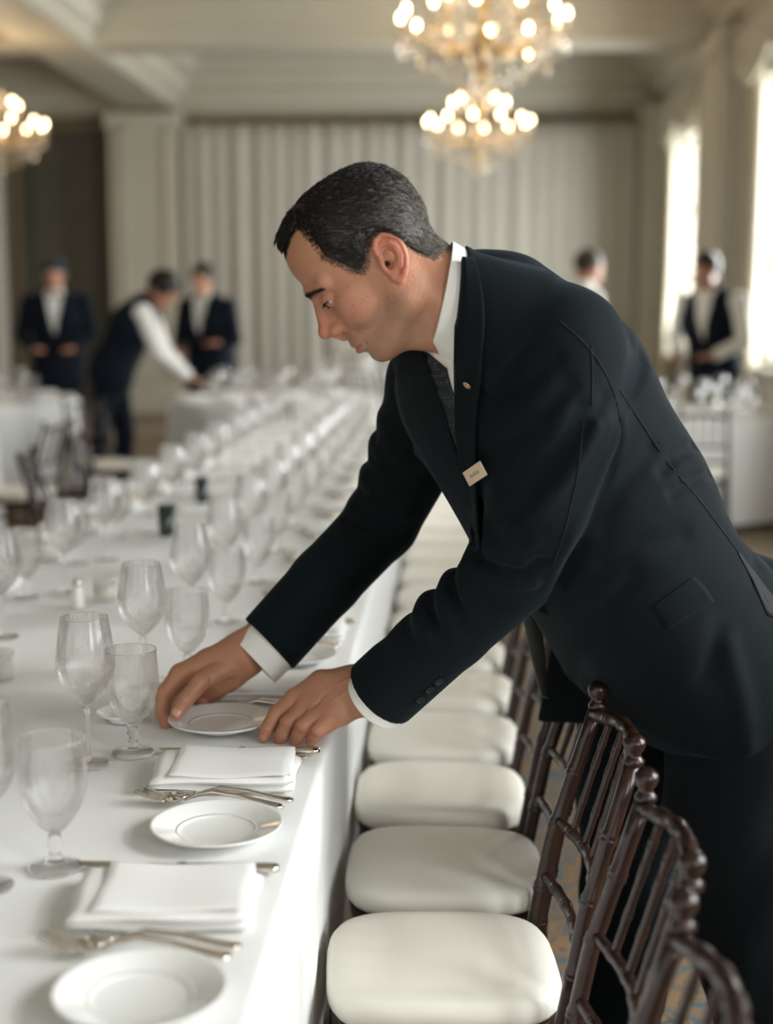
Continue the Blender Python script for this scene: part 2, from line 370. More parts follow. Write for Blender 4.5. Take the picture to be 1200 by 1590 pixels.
curtain('curtain', (-3.8, 20.3, 0), (2.6, 20.3, 0), 0.02, 4.04, 0.036, 0.26, M['curtain'], 'wide pleated greige curtain covering the far wall behind the chandeliers', 1)
curtain('curtain', (-8.0, 20.1, 0), (-6.3, 20.1, 0), 0.02, 4.04, 0.06, 0.25, M['curtain'], 'pale curtain panel at the left edge of the far wall beside the dark doorway', 2)
names = ['behind the camera', 'beside the leaning man', 'third along the window wall', 'nearer of the two in view', 'at the back right corner']
for i, (y0, y1) in enumerate(WIN):
    for e, (a, b) in enumerate(((y0-0.35, y0+0.22), (y1-0.22, y1+0.35))):
        if i in (0, 1) and True:
            if i == 0 and e == 0: continue
        curtain('window_drape', (2.74, a, 0), (2.74, b, 0), 0.02, 4.05, 0.07, 0.16, M['drape'], 'beige drape, %s side of the window %s' % (('near', 'far')[e], names[i]), 10+i*2+e, tie=1.3)
    # swagged valance over each window
    def vf(a, b, y0=y0, y1=y1):
        y = y0-0.3+(y1-y0+0.6)*a; dip = 0.20*abs(math.sin(a*PI*2))
        z = 4.05-b*(0.38+dip)
        return (2.69-0.04*b-0.03*b*math.sin(b*16+a*3), y, z+0.03)
    o = MB().grid(vf, 24, 14).build('window_valance', M['drape']); so = o.modifiers.new('thickness', 'SOLIDIFY'); so.thickness = 0.012
    tag(o, 'swagged beige valance over the window %s' % names[i], 'valance')

for i, (y0, y1) in enumerate(WIN):
    t = thing('curtain_rod', 'brass curtain rod above the window %s' % names[i], 'curtain rod', (2.72, (y0+y1)/2, 4.07)); hw = (y1-y0)/2+0.42
    MB().tube([(0, -hw, 0), (0, hw, 0)], 0.02, 10).build('rod', M['brass'], t)
    for s in (-1, 1):
        MB().ellipsoid((0, s*hw, 0), (0.035, 0.045, 0.035)).build('finial', M['brass'], t)
        MB().tube([(0, s*(hw-0.15), 0), (0.178, s*(hw-0.15), 0)], 0.012, 8).build('bracket', M['brass'], t)
# ------------------------------------------------------------------ chandeliers
def chandelier(loc, R, tiers, label):
    t = thing('crystal_chandelier', label, 'chandelier', loc, random.random())
    top = CZ-loc[2]-0.0
    sh = MB().lathe([(0.0, -0.34), (0.03, -0.32), (0.05, -0.26), (0.02, -0.2), (0.03, -0.12), (0.075, -0.05), (0.03, 0.02), (0.02, 0.1), (0.05, 0.18), (0.03, 0.26), (0.018, 0.4), (0.03, 0.5), (0.012, 0.56), (0.0, 0.57)], 14)
    sh.build('central_shaft', M['brass'], t)
    MB().tube([(0, 0, 0.55), (0, 0, top)], 0.008, 6).build('hanging_rod', M['brass'], t)
    MB().lathe([(0, top-0.02), (0.05, top-0.015), (0.07, top-0.001), (0.0, top)], 14).build('ceiling_rose', M['brass'], t)
    arm0 = candle0 = bulb0 = drop0 = None
    dm = MB().add([(0, 0, 0.03), (0.011, 0, 0.008), (0, 0.011, 0.008), (-0.011, 0, 0.008), (0, -0.011, 0.008), (0, 0, -0.03)],
                  [(0, 1, 2), (0, 2, 3), (0, 3, 4), (0, 4, 1), (5, 2, 1), (5, 3, 2), (5, 4, 3), (5, 1, 4)])
    first = {}
    for (r, z, n, ph) in tiers:
        for k in range(n):
            a = 2*PI*k/n+ph; key = (r, z)
            if key not in first:
                am = MB().tube([(0.03, 0, -0.05), (r*0.3, 0, -0.13), (r*0.6, 0, -0.12), (r*0.9, 0, -0.03), (r, 0, z-0.03 if z < 0.1 else z-0.03)], [0.009, 0.008, 0.007, 0.007, 0.008], 6)
                am.lathe([(0.0, 0), (0.03, 0.0), (0.042, 0.012), (0.02, 0.004), (0.0, 0.004)], 10, (r, 0, z-0.03))
                o = am.build('arm', M['brass'], t); o.rotation_euler = (0, 0, a)
                c_ = MB().lathe([(0, 0), (0.012, 0), (0.012, 0.09), (0.0, 0.09)], 8, (r, 0, z-0.025)).build('candle_tube', M['wax'], t); c_.rotation_euler = (0, 0, a)
                b_ = MB().lathe([(0, 0), (0.011, 0.006), (0.016, 0.02), (0.011, 0.042), (0, 0.062)], 8, (r, 0, z+0.065)).build('bulb', M['bulb'], t); b_.rotation_euler = (0, 0, a)
                first[key] = (o, c_, b_)
            else:
                for src in first[key]:
                    o = src.copy(); COL.objects.link(o); o.parent = t; o.rotation_euler = (0, 0, a)
    rnd = random.Random(3); cnt = 0
    big = dm.build('crystal_drop', M['crystal'], t, False)
    spots = []
    for (r, z, n) in ((R*0.97, -0.10, 24), (R*0.75, -0.22, 20), (R*0.5, -0.28, 14), (R*0.25, -0.36, 10), (R*0.55, 0.22, 12), (R*0.3, 0.34, 8), (0.0, -0.44, 1), (0.06, -0.40, 5)):
        for k in range(n):
            a = 2*PI*(k+rnd.random()*0.3)/n; spots.append((r*math.cos(a), r*math.sin(a), z+rnd.uniform(-0.03, 0.03)))
    for i, s in enumerate(spots[:94]):
        o = big if i == 0 else big.copy()
        if i: COL.objects.link(o); o.parent = t
        o.location = s; o.rotation_euler = (0, 0, rnd.random()*3); o.scale = (1.5, 1.5, 1.5)
    # bead garlands draped between the arms and up to the crown
    gb = MB()
    for k in range(16):
        a0, a1 = 2*PI*k/16, 2*PI*(k+1)/16
        for j in range(9):
            q = j/8; a = a0+(a1-a0)*q; zz = -0.04-0.09*math.sin(PI*q)
            gb.ellipsoid((R*0.97*math.cos(a), R*0.97*math.sin(a), zz), (0.0085,)*3, 5, 4)
        for j in range(12):
            q = j/11; rr = R*0.95*(1-q)+0.04*q; zz = 0.02+0.48*q-0.22*math.sin(PI*q)
            gb.ellipsoid((rr*math.cos(a0), rr*math.sin(a0), zz), (0.007,)*3, 5, 4)
            rr = R*0.9*(1-q)+0.03*q; zz = -0.08-0.36*q-0.02*math.sin(PI*q)
            gb.ellipsoid((rr*math.cos(a0+0.2), rr*math.sin(a0+0.2), zz), (0.0075,)*3, 5, 4)
    tag(gb.build('bead_garland', M['crystal'], t, False), kind='stuff')
    l = bpy.data.lights.new('bulb_light', 'POINT'); l.energy = 18; l.color = (1.0, 0.70, 0.40); l.shadow_soft_size = R*0.6
    lo = bpy.data.objects.new('bulb_light', l); COL.objects.link(lo); lo.parent = t; lo.location = (0, 0, 0.35)
chandelier((0.20, 9.9, 3.33), 0.58, [(0.56, 0.02, 12, 0.1), (0.36, 0.22, 8, 0.4)], 'large lit crystal chandelier cut off by the top of the frame')
chandelier((0.26, 14.7, 3.27), 0.54, [(0.52, 0.0, 12, 0.25), (0.28, 0.2, 5, 0.1)], 'farther lit crystal chandelier hanging lower, above the man\'s head')
chandelier((-4.75, 14.9, 3.30), 0.54, [(0.52, 0.0, 12, 0.0), (0.28, 0.2, 5, 0.1)], 'lit chandelier at the left edge beyond the ceiling beam')
# small recessed ceiling spots
for i, (px, py, z) in enumerate(((253, 75, CZ-0.005), (518, 70, CZ-0.502), (465, 97, CZ-0.005))):
    p = on(px, py, z)
    o = MB().lathe([(0, 0), (0.05, 0), (0.05, 0.01), (0, 0.01)], 14, (0, 0, -0.011)).build('ceiling_spotlight', M['flame_glow']); o.location = p
    tag(o, 'tiny warm recessed spot in the ceiling, %s' % ('left of the others near the long beam', 'right of the pair on the cross beam', 'just behind the cross beam, centre left')[i], 'ceiling light')

# ================================================================== LONG TABLE
TZ = 0.76; TX1, TX0 = -0.205, -1.40; TY0, TY1 = 0.35, 9.3
rnd = random.Random(5)
tb = thing('banquet_table', 'long banquet table running into the room under white cloth', 'table', ((TX0+TX1)/2, (TY0+TY1)/2, 0), 0)
hx, hy = (TX1-TX0)/2, (TY1-TY0)/2
MB().box(-hx+0.01, hx-0.01, -hy+0.01, hy-0.01, TZ-0.035, TZ-0.012).build('tabletop', M['wood'], tb, False)
for k in range(5):
    for s in (-1, 1):
        y = -hy+0.3+k*(2*hy-0.6)/4
        MB().tube([(s*(hx-0.12), y, 0), (s*(hx-0.12), y, TZ-0.036)], 0.02, 8).build('leg', M['wood'], tb)
def cloth_prof(s, y, top, W):
    # s in metres from the centre line across the top then down the side
    R = 0.018
    return None
def long_cloth():
    drop = 0.50; R = 0.012; W = hx
    ss = []; 
    side = [drop*(1-j/22) for j in range(22)]
    for dd in side: ss.append(('L', dd))
    for j in range(5): ss.append(('LR', j/4))
    for j in range(1, 40): ss.append(('T', -W+R+(2*W-2*R)*j/40))
    for j in range(5): ss.append(('RR', j/4))
    for dd in side[::-1]: ss.append(('R', dd))
    ny = 420; vs = []
    def fold(y, sgn):
        return (0.5*math.sin(y*9.3+sgn)+0.32*math.sin(y*21.0+1.3*sgn+1.5*math.sin(y*3))+0.3*math.sin(y*4.1+2)) 
    for i in range(ny+1):
        y = TY0+(TY1-TY0)*i/ny
        crease = 0
        for yc in (0.95, 2.84, 4.75, 6.6, 8.4): crease += 0.0016*math.exp(-((y-yc)/0.006)**2)
        for kind, v in ss:
            cx = (TX0+TX1)/2
            if kind == 'T':
                x = cx+v; z = TZ+0.0008*math.sin(y*7+v*5)+crease
                z += 0.0022*math.exp(-((x+0.845)/0.005)**2)+0.0008*math.exp(-((x+0.47)/0.008)**2)
            elif kind in ('LR', 'RR'):
                a = v*PI/2; sg = 1 if kind == 'RR' else -1
                if kind == 'LR': a = PI/2-a
                x = cx+sg*(W-R+R*math.sin(a)); z = TZ-R+R*math.cos(a)+crease
            else:
                sg = 1 if kind == 'R' else -1; dd = v; q = dd/drop
                f = fold(y, sg)
                x = cx+sg*(W+0.001+(0.0105 if sg > 0 else 0.03)*q**0.75*f*(1-0.4*q)-0.012*q); z = TZ-R-dd
            vs.append((x, y, z))
    n = len(ss); fs = [(i*n+j, i*n+j+1, (i+1)*n+j+1, (i+1)*n+j) for i in range(ny) for j in range(n-1)]
    mb = MB().add(vs, fs)
    # end drops
    for yy, sg in ((TY1, 1), (TY0, -1)):
        mb.grid(lambda a, b: (TX0+0.002+(TX1-TX0-0.004)*a, yy+sg*(0.03*b*(0.5+0.5*math.sin(a*22))), TZ-0.002-0.51*b), 40, 8)
    o = mb.build('tablecloth', M['linen'])
    return tag(o, 'white linen cloth draped over the long banquet table', 'tablecloth')
long_cloth()

# ------------------------------------------------------------------ tableware prototypes
def bump_rings(prof): return prof
def wine_glass(label):
    t = thing('wine_glass', label, 'wine glass')
    out = [(0.0, 0.0975), (0.008, 0.101), (0.019, 0.112), (0.033, 0.128), (0.0435, 0.146), (0.0482, 0.162), (0.0480, 0.178), (0.0452, 0.203), (0.0417, 0.226), (0.0387, 0.245)]
    inn = [(r-0.0010, z) for r, z in out[:3:-1]]+[(0.0322, 0.1288), (0.018, 0.1135), (0.007, 0.104), (0.0, 0.102)]
    MB().lathe(out+[(out[-1][0]-0.0001, out[-1][1]+0.0004), (inn[0][0]+0.0001, inn[0][1]+0.0004)]+inn, 36).build('bowl', M['bowl'], t, sharp=0.5)
    MB().lathe([(0.0377+0.0008*math.cos(a), 0.2452+0.0008*math.sin(a)) for a in [PI/3*q for q in range(6)]], 36, close=True).build('rim', M['foot'], t)
    MB().lathe([(0, 0.006), (0.0085, 0.0065), (0.0052, 0.016), (0.0042, 0.04), (0.0042, 0.075), (0.0052, 0.090), (0.0070, 0.0965), (0, 0.0972)], 16).build('stem', M['foot'], t)
    MB().lathe([(0, 0.0), (0.036, 0.0), (0.0375, 0.0015), (0.036, 0.003), (0.018, 0.0045), (0.008, 0.0059), (0, 0.0059)], 32).build('foot', M['foot'], t)
    return t
def goblet(label):
    t = thing('water_goblet', label, 'goblet')
    out = [(0.0, 0.0475), (0.009, 0.050), (0.018, 0.058), (0.029, 0.072), (0.0385, 0.090), (0.0442, 0.112), (0.0455, 0.130), (0.0447, 0.152), (0.0430, 0.178)]
    inn = [(r-0.0010, z) for r, z in out[:3:-1]]+[(0.0282, 0.0730), (0.017, 0.0595), (0.008, 0.053), (0.0, 0.051)]
    MB().lathe(out+[(out[-1][0]-0.0001, out[-1][1]+0.0004), (inn[0][0]+0.0001, inn[0][1]+0.0004)]+inn, 36).build('bowl', M['bowl'], t, sharp=0.5)
    MB().lathe([(0.0425+0.0009*math.cos(a), 0.1782+0.0009*math.sin(a)) for a in [PI/3*q for q in range(6)]], 36, close=True).build('rim', M['foot'], t)
    MB().lathe([(0, 0.009), (0.014, 0.0095), (0.0085, 0.018), (0.0075, 0.027), (0.0105, 0.034), (0.0085, 0.041), (0.0088, 0.0465), (0, 0.0472)], 18).build('stem', M['foot'], t)
    MB().lathe([(0, 0.0), (0.034, 0.0), (0.036, 0.002), (0.034, 0.0045), (0.021, 0.007), (0.0145, 0.0089), (0, 0.0089)], 32).build('foot', M['foot'], t)
    return t
def bread_plate(label, R=0.1):
    t = thing('bread_plate', label, 'plate'); k = R/0.1
    MB().lathe([(0.0, 0.004), (0.050*k, 0.004), (0.058*k, 0.006), (0.066*k, 0.0105), (0.095*k, 0.0165), (0.0992*k, 0.0185), (0.1*k, 0.0172), (0.098*k, 0.0145), (0.068*k, 0.0070), (0.060*k, 0.0022), (0.058*k, 0.0), (0.052*k, 0.0), (0.050*k, 0.0014), (0.0, 0.0014)], 56).build('dish', M['china'], t)
    MB().lathe([(0.0565*k, 0.0052), (0.0585*k, 0.0070), (0.0612*k, 0.0082), (0.0600*k, 0.0068)], 56, close=True).build('well_rim', M['china'], t)
    return t
def napkin(label):
    t = thing('folded_napkin', label, 'napkin')
    L_, W_ = 0.112, 0.080
    def layer(z0, z1, l0, l1, w0, w1, seed, skew):
        r = random.Random(seed); ph = r.random()*6; nu, nv = 26, 20; vs = []
        def P(a, b, top):
            x = l0+(l1-l0)*a; y = w0+(w1-w0)*b
            e = min(a*(l1-l0), (1-a)*(l1-l0), b*(w1-w0), (1-b)*(w1-w0)); 
            r_ = (z1-z0)/2; k = 1-math.sqrt(max(0, 1-min(1, max(0, (r_*1.0-e)/r_))**2)) if e < r_ else 0
            hh = (z1-z0)/2*(1-k)
            wob = 0.0012*math.sin(a*7+ph)+0.0012*math.sin(b*5+a*4+ph*2)
            x += skew*(b-0.5)*0.01+0.0012*math.sin(b*9+ph); y += 0.0012*math.sin(a*8+ph)
            return (x, y, (z0+z1)/2+(hh if top else -hh)+(wob if z0 > 0.001 else (wob if top else 0)))
        m_ = MB().grid(lambda a, b: P(a, b, True), nu, nv); m_.grid(lambda a, b: P(a, b, False), nu, nv)
        return m_
    a = layer(0.0, 0.0120, -L_, L_, -W_, W_, 1, 0.4); a.build('lower_fold', M['napkin'], t)
    b = layer(0.0115, 0.0245, -L_-0.002, L_-0.006, -W_-0.001, W_-0.004, 2, -0.6); b.build('upper_fold', M['napkin'], t)
    c = layer(0.0240, 0.0300, -L_+0.03, L_-0.008, -W_+0.004, W_-0.008, 3, 0.2); c.build('top_flap', M['napkin'], t)
    return t
def strip(pts, seg=10):      # pts: (x, z, halfwidth, halfthick)
    return MB().tube([(p[0], p[4] if len(p) > 4 else 0, p[1]) for p in pts], [(p[2], p[3]) for p in pts], seg)
def knife(label, L_=0.245):
    t = thing('dinner_knife', label, 'knife'); t.scale = (1.1, 1.35, 1.3)   # handle towards +x
    h = strip([(-0.003, 0.005, 0.0042, 0.003), (0.02, 0.0055, 0.0052, 0.0036), (0.06, 0.006, 0.0068, 0.0042), (0.10, 0.006, 0.0082, 0.0046), (0.113, 0.006, 0.0078, 0.0044), (0.117, 0.006, 0.004, 0.003)], 12)
    h.build('handle', M['silver'], t)
    vs = []; prof = [(-0.002, -0.004, 0.0045), (-0.03, -0.0085, 0.005), (-0.08, -0.0095, 0.0052), (-0.11, -0.0085, 0.005), (-0.124, -0.0045, 0.0042), (-0.129, 0.002, 0.003)]
    mb = MB(); n = len(prof)
    for x, y0, y1 in prof: vs += [(x, y1, 0.0060), (x, y1, 0.0042), (x, y0, 0.0048)]
    fs = []
    for i in range(n-1):
        for k in range(3): fs.append((i*3+k, i*3+(k+1) % 3, (i+1)*3+(k+1) % 3, (i+1)*3+k))
    fs += [(0, 1, 2), ((n-1)*3+2, (n-1)*3+1, (n-1)*3)]
    mb.add(vs, fs).build('blade', M['silver'], t, sharp=0.5)
    strip([(-0.006, 0.0052, 0.0055, 0.0038), (0.0, 0.0052, 0.0062, 0.0042), (0.004, 0.0052, 0.0052, 0.0036)], 12).build('bolster', M['silver'], t)
    return t
def fork(label):
    t = thing('table_fork', label, 'fork'); t.scale = (1.16, 1.15, 1.7)      # handle towards +x, tines towards -x and up
    strip([(0.095, 0.0035, 0.0045, 0.0014), (0.088, 0.004, 0.0092, 0.0018), (0.07, 0.006, 0.0082, 0.0019), (0.035, 0.011, 0.0045, 0.0020), (0.0, 0.013, 0.0032, 0.0022), (-0.022, 0.009, 0.0032, 0.002), (-0.035, 0.005, 0.006, 0.0016)], 10).build('handle', M['silver'], t)
    def root(a, b):
        x = -0.033-0.026*a; w = (0.005+0.0075*math.sin(min(1, a*1.6)*PI/2))
        return (x, (b-0.5)*2*w, 0.0055-0.0035*math.sin(a*PI*0.9)+0.0012*abs(b-0.5)*4)
    m1 = MB().grid(root, 8, 6); o = m1.build('fork_root', M['silver'], t); so = o.modifiers.new('thickness', 'SOLIDIFY'); so.thickness = 0.0018
    for k in range(4):
        y = (k-1.5)*0.0066
        MB().tube([(-0.057, y, 0.0045), (-0.072, y, 0.004), (-0.088, y, 0.0068), (-0.100, y, 0.0115)], [(0.0021, 0.0012), (0.0019, 0.0011), (0.0016, 0.001), (0.0007, 0.0006)], 6).build('tine', M['silver'], t)
    return t
def spoon(label):
    t = thing('table_spoon', label, 'spoon')
    strip([(0.11, 0.0025, 0.004, 0.0013), (0.103, 0.003, 0.0088, 0.0017), (0.08, 0.005, 0.0078, 0.0018), (0.03, 0.010, 0.0042, 0.002), (-0.02, 0.010, 0.0032, 0.0022), (-0.045, 0.006, 0.0042, 0.002)], 10).build('handle', M['silver'], t)
    def bw(a, b):
        ang = 2*PI*a; r = b; return (-0.068+0.030*r*math.cos(ang), 0.0195*r*math.sin(ang), 0.0015+0.0065*r*r)
    o = MB().grid(bw, 24, 6).build('spoon_bowl', M['silver'], t); so = o.modifiers.new('thickness', 'SOLIDIFY'); so.thickness = 0.0012
    return t
def flat_copy(proto, name):          # far copies: one mesh, parts merged
    vs = []; fs = []; mi = []; ms = []
    for ch in kids(proto):
        me = ch.data; m_ = me.materials[0]
        if m_ not in ms: ms.append(m_)
        n = len(vs); vs += [tuple(v.co) for v in me.vertices]
        for p in me.polygons: fs.append(tuple(i+n for i in p.vertices)); mi.append(ms.index(m_))
    me = mesh(name, vs, fs)
    for m_ in ms: me.materials.append(m_)
    me.polygons.foreach_set('material_index', mi); me.polygons.foreach_set('use_smooth', [True]*len(mi)); return me
def far_obj(name, me, loc, rot, label, cat, group):
    o = bpy.data.objects.new(name, me); COL.objects.link(o); o.location = loc; o.rotation_euler = (0, 0, rot)
    if name == 'table_fork': o.scale = (1.16, 1.15, 1.7)
    return tag(o, label, cat, group)

P_wine = wine_glass('x'); P_gob = goblet('x'); P_plate = bread_plate('x', 0.094); P_nap = napkin('x'); P_knife = knife('x'); P_fork = fork('x'); P_spoon = spoon('x')
PROTO = {'wine_glass': (P_wine, 'wine glass'), 'water_goblet': (P_gob, 'goblet'), 'bread_plate': (P_plate, 'plate'), 'folded_napkin': (P_nap, 'napkin'), 'dinner_knife': (P_knife, 'knife'), 'table_fork': (P_fork, 'fork'), 'table_spoon': (P_spoon, 'spoon')}
for v in PROTO.values(): kids(v[0])
FLAT = {k: flat_copy(v[0], k+'_far') for k, v in PROTO.items()}
PUSED = set()
def put(kind, loc, rot, label, group, near):
    p, cat = PROTO[kind]
    if near:
        if kind not in PUSED:
            PUSED.add(kind); p.location = loc; p.rotation_euler = (0, 0, rot); p['label'] = label; p['group'] = group; return p
        o = dup(p, loc, rot, label, group); return o
    return far_obj(kind, FLAT[kind], loc, rot, label, cat, group)
CY = 0.0
PER = 0.495
rs = random.Random(11)
TT = TZ+0.0025
def place_setting(k, side):
    c = 2.155+PER*k; s = 1 if side == 'R' else -1; near = c < 4.3
    xe = TX1 if side == 'R' else TX0
    far_side = {'R': 'on the chair side of the long table', 'L': 'on the far left side of the long table'}[side]
    where = '%s setting from the camera, %s' % (ORD[k+2], {'R': 'chair side of the long table', 'L': 'left side of the long table'}[side])
    rot = 0 if side == 'R' else PI
    j = lambda a: rs.uniform(-a, a)
    X = lambda dx: xe-s*dx
    Y = lambda dy: c+s*dy
    G = lambda n: n+' along the long table'
    put('folded_napkin', (X(0.145)+j(.008), Y(0)+j(.008), TT), rot+j(.05)+(0.10 if k == -1 and side == 'R' else 0), 'folded white napkin, '+where, G('folded napkins'), near)
    put('dinner_knife', (X(0.142)+j(.004), Y(0.114)+j(.004), TT), rot+j(.03), 'silver knife, '+where, G('dinner knives'), near)
    if not (side == 'R' and k == -1):
        put('table_spoon', (X(0.136)+j(.004), Y(0.097), TT), rot+0.03+j(.02), 'silver spoon, '+where, G('spoons'), near)
    if not (side == 'R' and k == 1): 
        px_, py_ = X(0.12)+j(.006), Y(-0.24)+j(.006)
        if not (side == 'R' and k == 1): put('bread_plate', (px_, py_, TT), 0, 'white side plate, '+where, G('side plates'), near)
    else:
        put('bread_plate', (-0.402, 2.412, TT+0.004), 0, 'small white plate being set down between the man\'s two hands', G('side plates'), True)
    put('table_fork', (X(0.140)+j(.004), Y(-0.118), TT), rot+j(.03), 'silver fork by the napkin, '+where, G('forks'), near)
    put('table_fork', (X(0.150)+j(.004), Y(-0.140), TT+0.002), rot-0.12+j(.04), 'silver fork by the plate, '+where, G('forks'), near)
    put('wine_glass', (X(0.39)+j(.008), Y(0.048)+j(.008), TT), 0, 'tall wine glass, '+where, G('wine glasses'), near)
    put('water_goblet', (X(0.316)+j(.006), Y(0.114)+j(.005), TT), 0, 'short water goblet, '+where, G('water goblets'), near)
for k in range(-2, 14): place_setting(k, 'R')
for k in range(-1, 14): place_setting(k, 'L')
# butter dish behind the goblet
b = bread_plate('small pale butter dish behind the water goblet near the man\'s hand', 0.052); b.name = 'butter_dish'; b['category'] = 'dish'; b.location = (-0.585, 2.46, TT)
b = dup(b, (-0.80, 1.86, TT), 0, 'small pale butter dish at the left edge of the frame'); b.name = 'butter_dish'
# centre line objects
def shaker(loc, label, m):
    t = thing('salt_shaker', label, 'shaker', loc)
    MB().lathe([(0, 0), (0.015, 0), (0.017, 0.004), (0.013, 0.04), (0.010, 0.055), (0, 0.055)], 16).build('body', m, t)
    MB().lathe([(0, 0.0551), (0.011, 0.0551), (0.012, 0.062), (0.008, 0.070), (0, 0.072)], 16).build('cap', M['silver'], t)
def votive(loc, label):
    t = thing('votive_candle', label, 'candle', loc)
    MB().lathe([(0, 0), (0.028, 0), (0.030, 0.003), (0.032, 0.06), (0.0305, 0.06), (0.0285, 0.006), (0, 0.006)], 24).build('glass_cup', M['bowl'], t)
    MB().lathe([(0, 0.0065), (0.0275, 0.0065), (0.028, 0.03), (0, 0.03)], 20).build('wax', M['wax'], t)
    MB().tube([(0, 0, 0.03), (0, 0, 0.038)], 0.001, 5).build('wick', M['ink'], t)
shaker((-0.925, 3.42, TT), 'white salt shaker with metal cap on the table\'s centre line, nearest the camera', M['china'])
shaker((-0.86, 5.6, TT), 'white salt shaker farther down the centre line of the long table', M['china'])
votive((-0.875, 3.50, TT), 'low white votive candle in a glass cup beside the nearest salt shaker')
votive((-0.90, 2.72, TT), 'small clear votive cup at the table seam left of the man\'s hand')
votive((-0.84, 6.1, TT), 'votive candle in clear glass in the blurred far half of the table')
for (x, y, r, h, lb) in ((-0.925, 4.55, 0.032, 0.10, 'larger dark green glass tumbler on the table\'s centre line'), (-0.95, 5.35, 0.028, 0.095, 'smaller dark tumbler behind the larger dark green one')):
    t = thing('dark_tumbler', lb, 'tumbler', (x, y, TT))
    MB().lathe([(0, 0), (r*0.86, 0), (r*0.9, 0.003), (r, h), (r-0.003, h), (r*0.85, 0.01), (0, 0.01)], 24).build('cup', M['black_glass'], t)
    MB().lathe([(r-0.0005, h), (r+0.0008, h+0.001), (r-0.002, h+0.002), (r-0.0032, h)], 24, close=True).build('rim', M['silver'], t)

# ================================================================== CHIAVARI CHAIRS
def bamboo(mb, pts, r0, r1, rings, seg=10):
    """tube along pts with bamboo node rings at the given fractions"""
    pts = [Vector(p) for p in pts]; cum = [0]
    for a, b in zip(pts[:-1], pts[1:]): cum.append(cum[-1]+(b-a).length)
    Lt = cum[-1]
    def P(s):
        s *= Lt
        for i in range(len(pts)-1):
            if s <= cum[i+1]+1e-9: return pts[i].lerp(pts[i+1], (s-cum[i])/(cum[i+1]-cum[i]))
        return pts[-1]
    st = [(k/14, 1.0) for k in range(15)]
    for q in rings:
        e = 0.006/Lt
        st = [x for x in st if abs(x[0]-q) > 2.2*e]
        st += [(q-2*e, 1.0), (q-e, 1.17), (q-0.3*e, 1.17), (q, 1.06), (q+0.3*e, 1.17), (q+e, 1.17), (q+2*e, 1.0)]
    st.sort()
    return mb.tube([P(min(1, max(0, q))) for q, _ in st], [(r0+(r1-r0)*q)*k for q, k in st], seg)
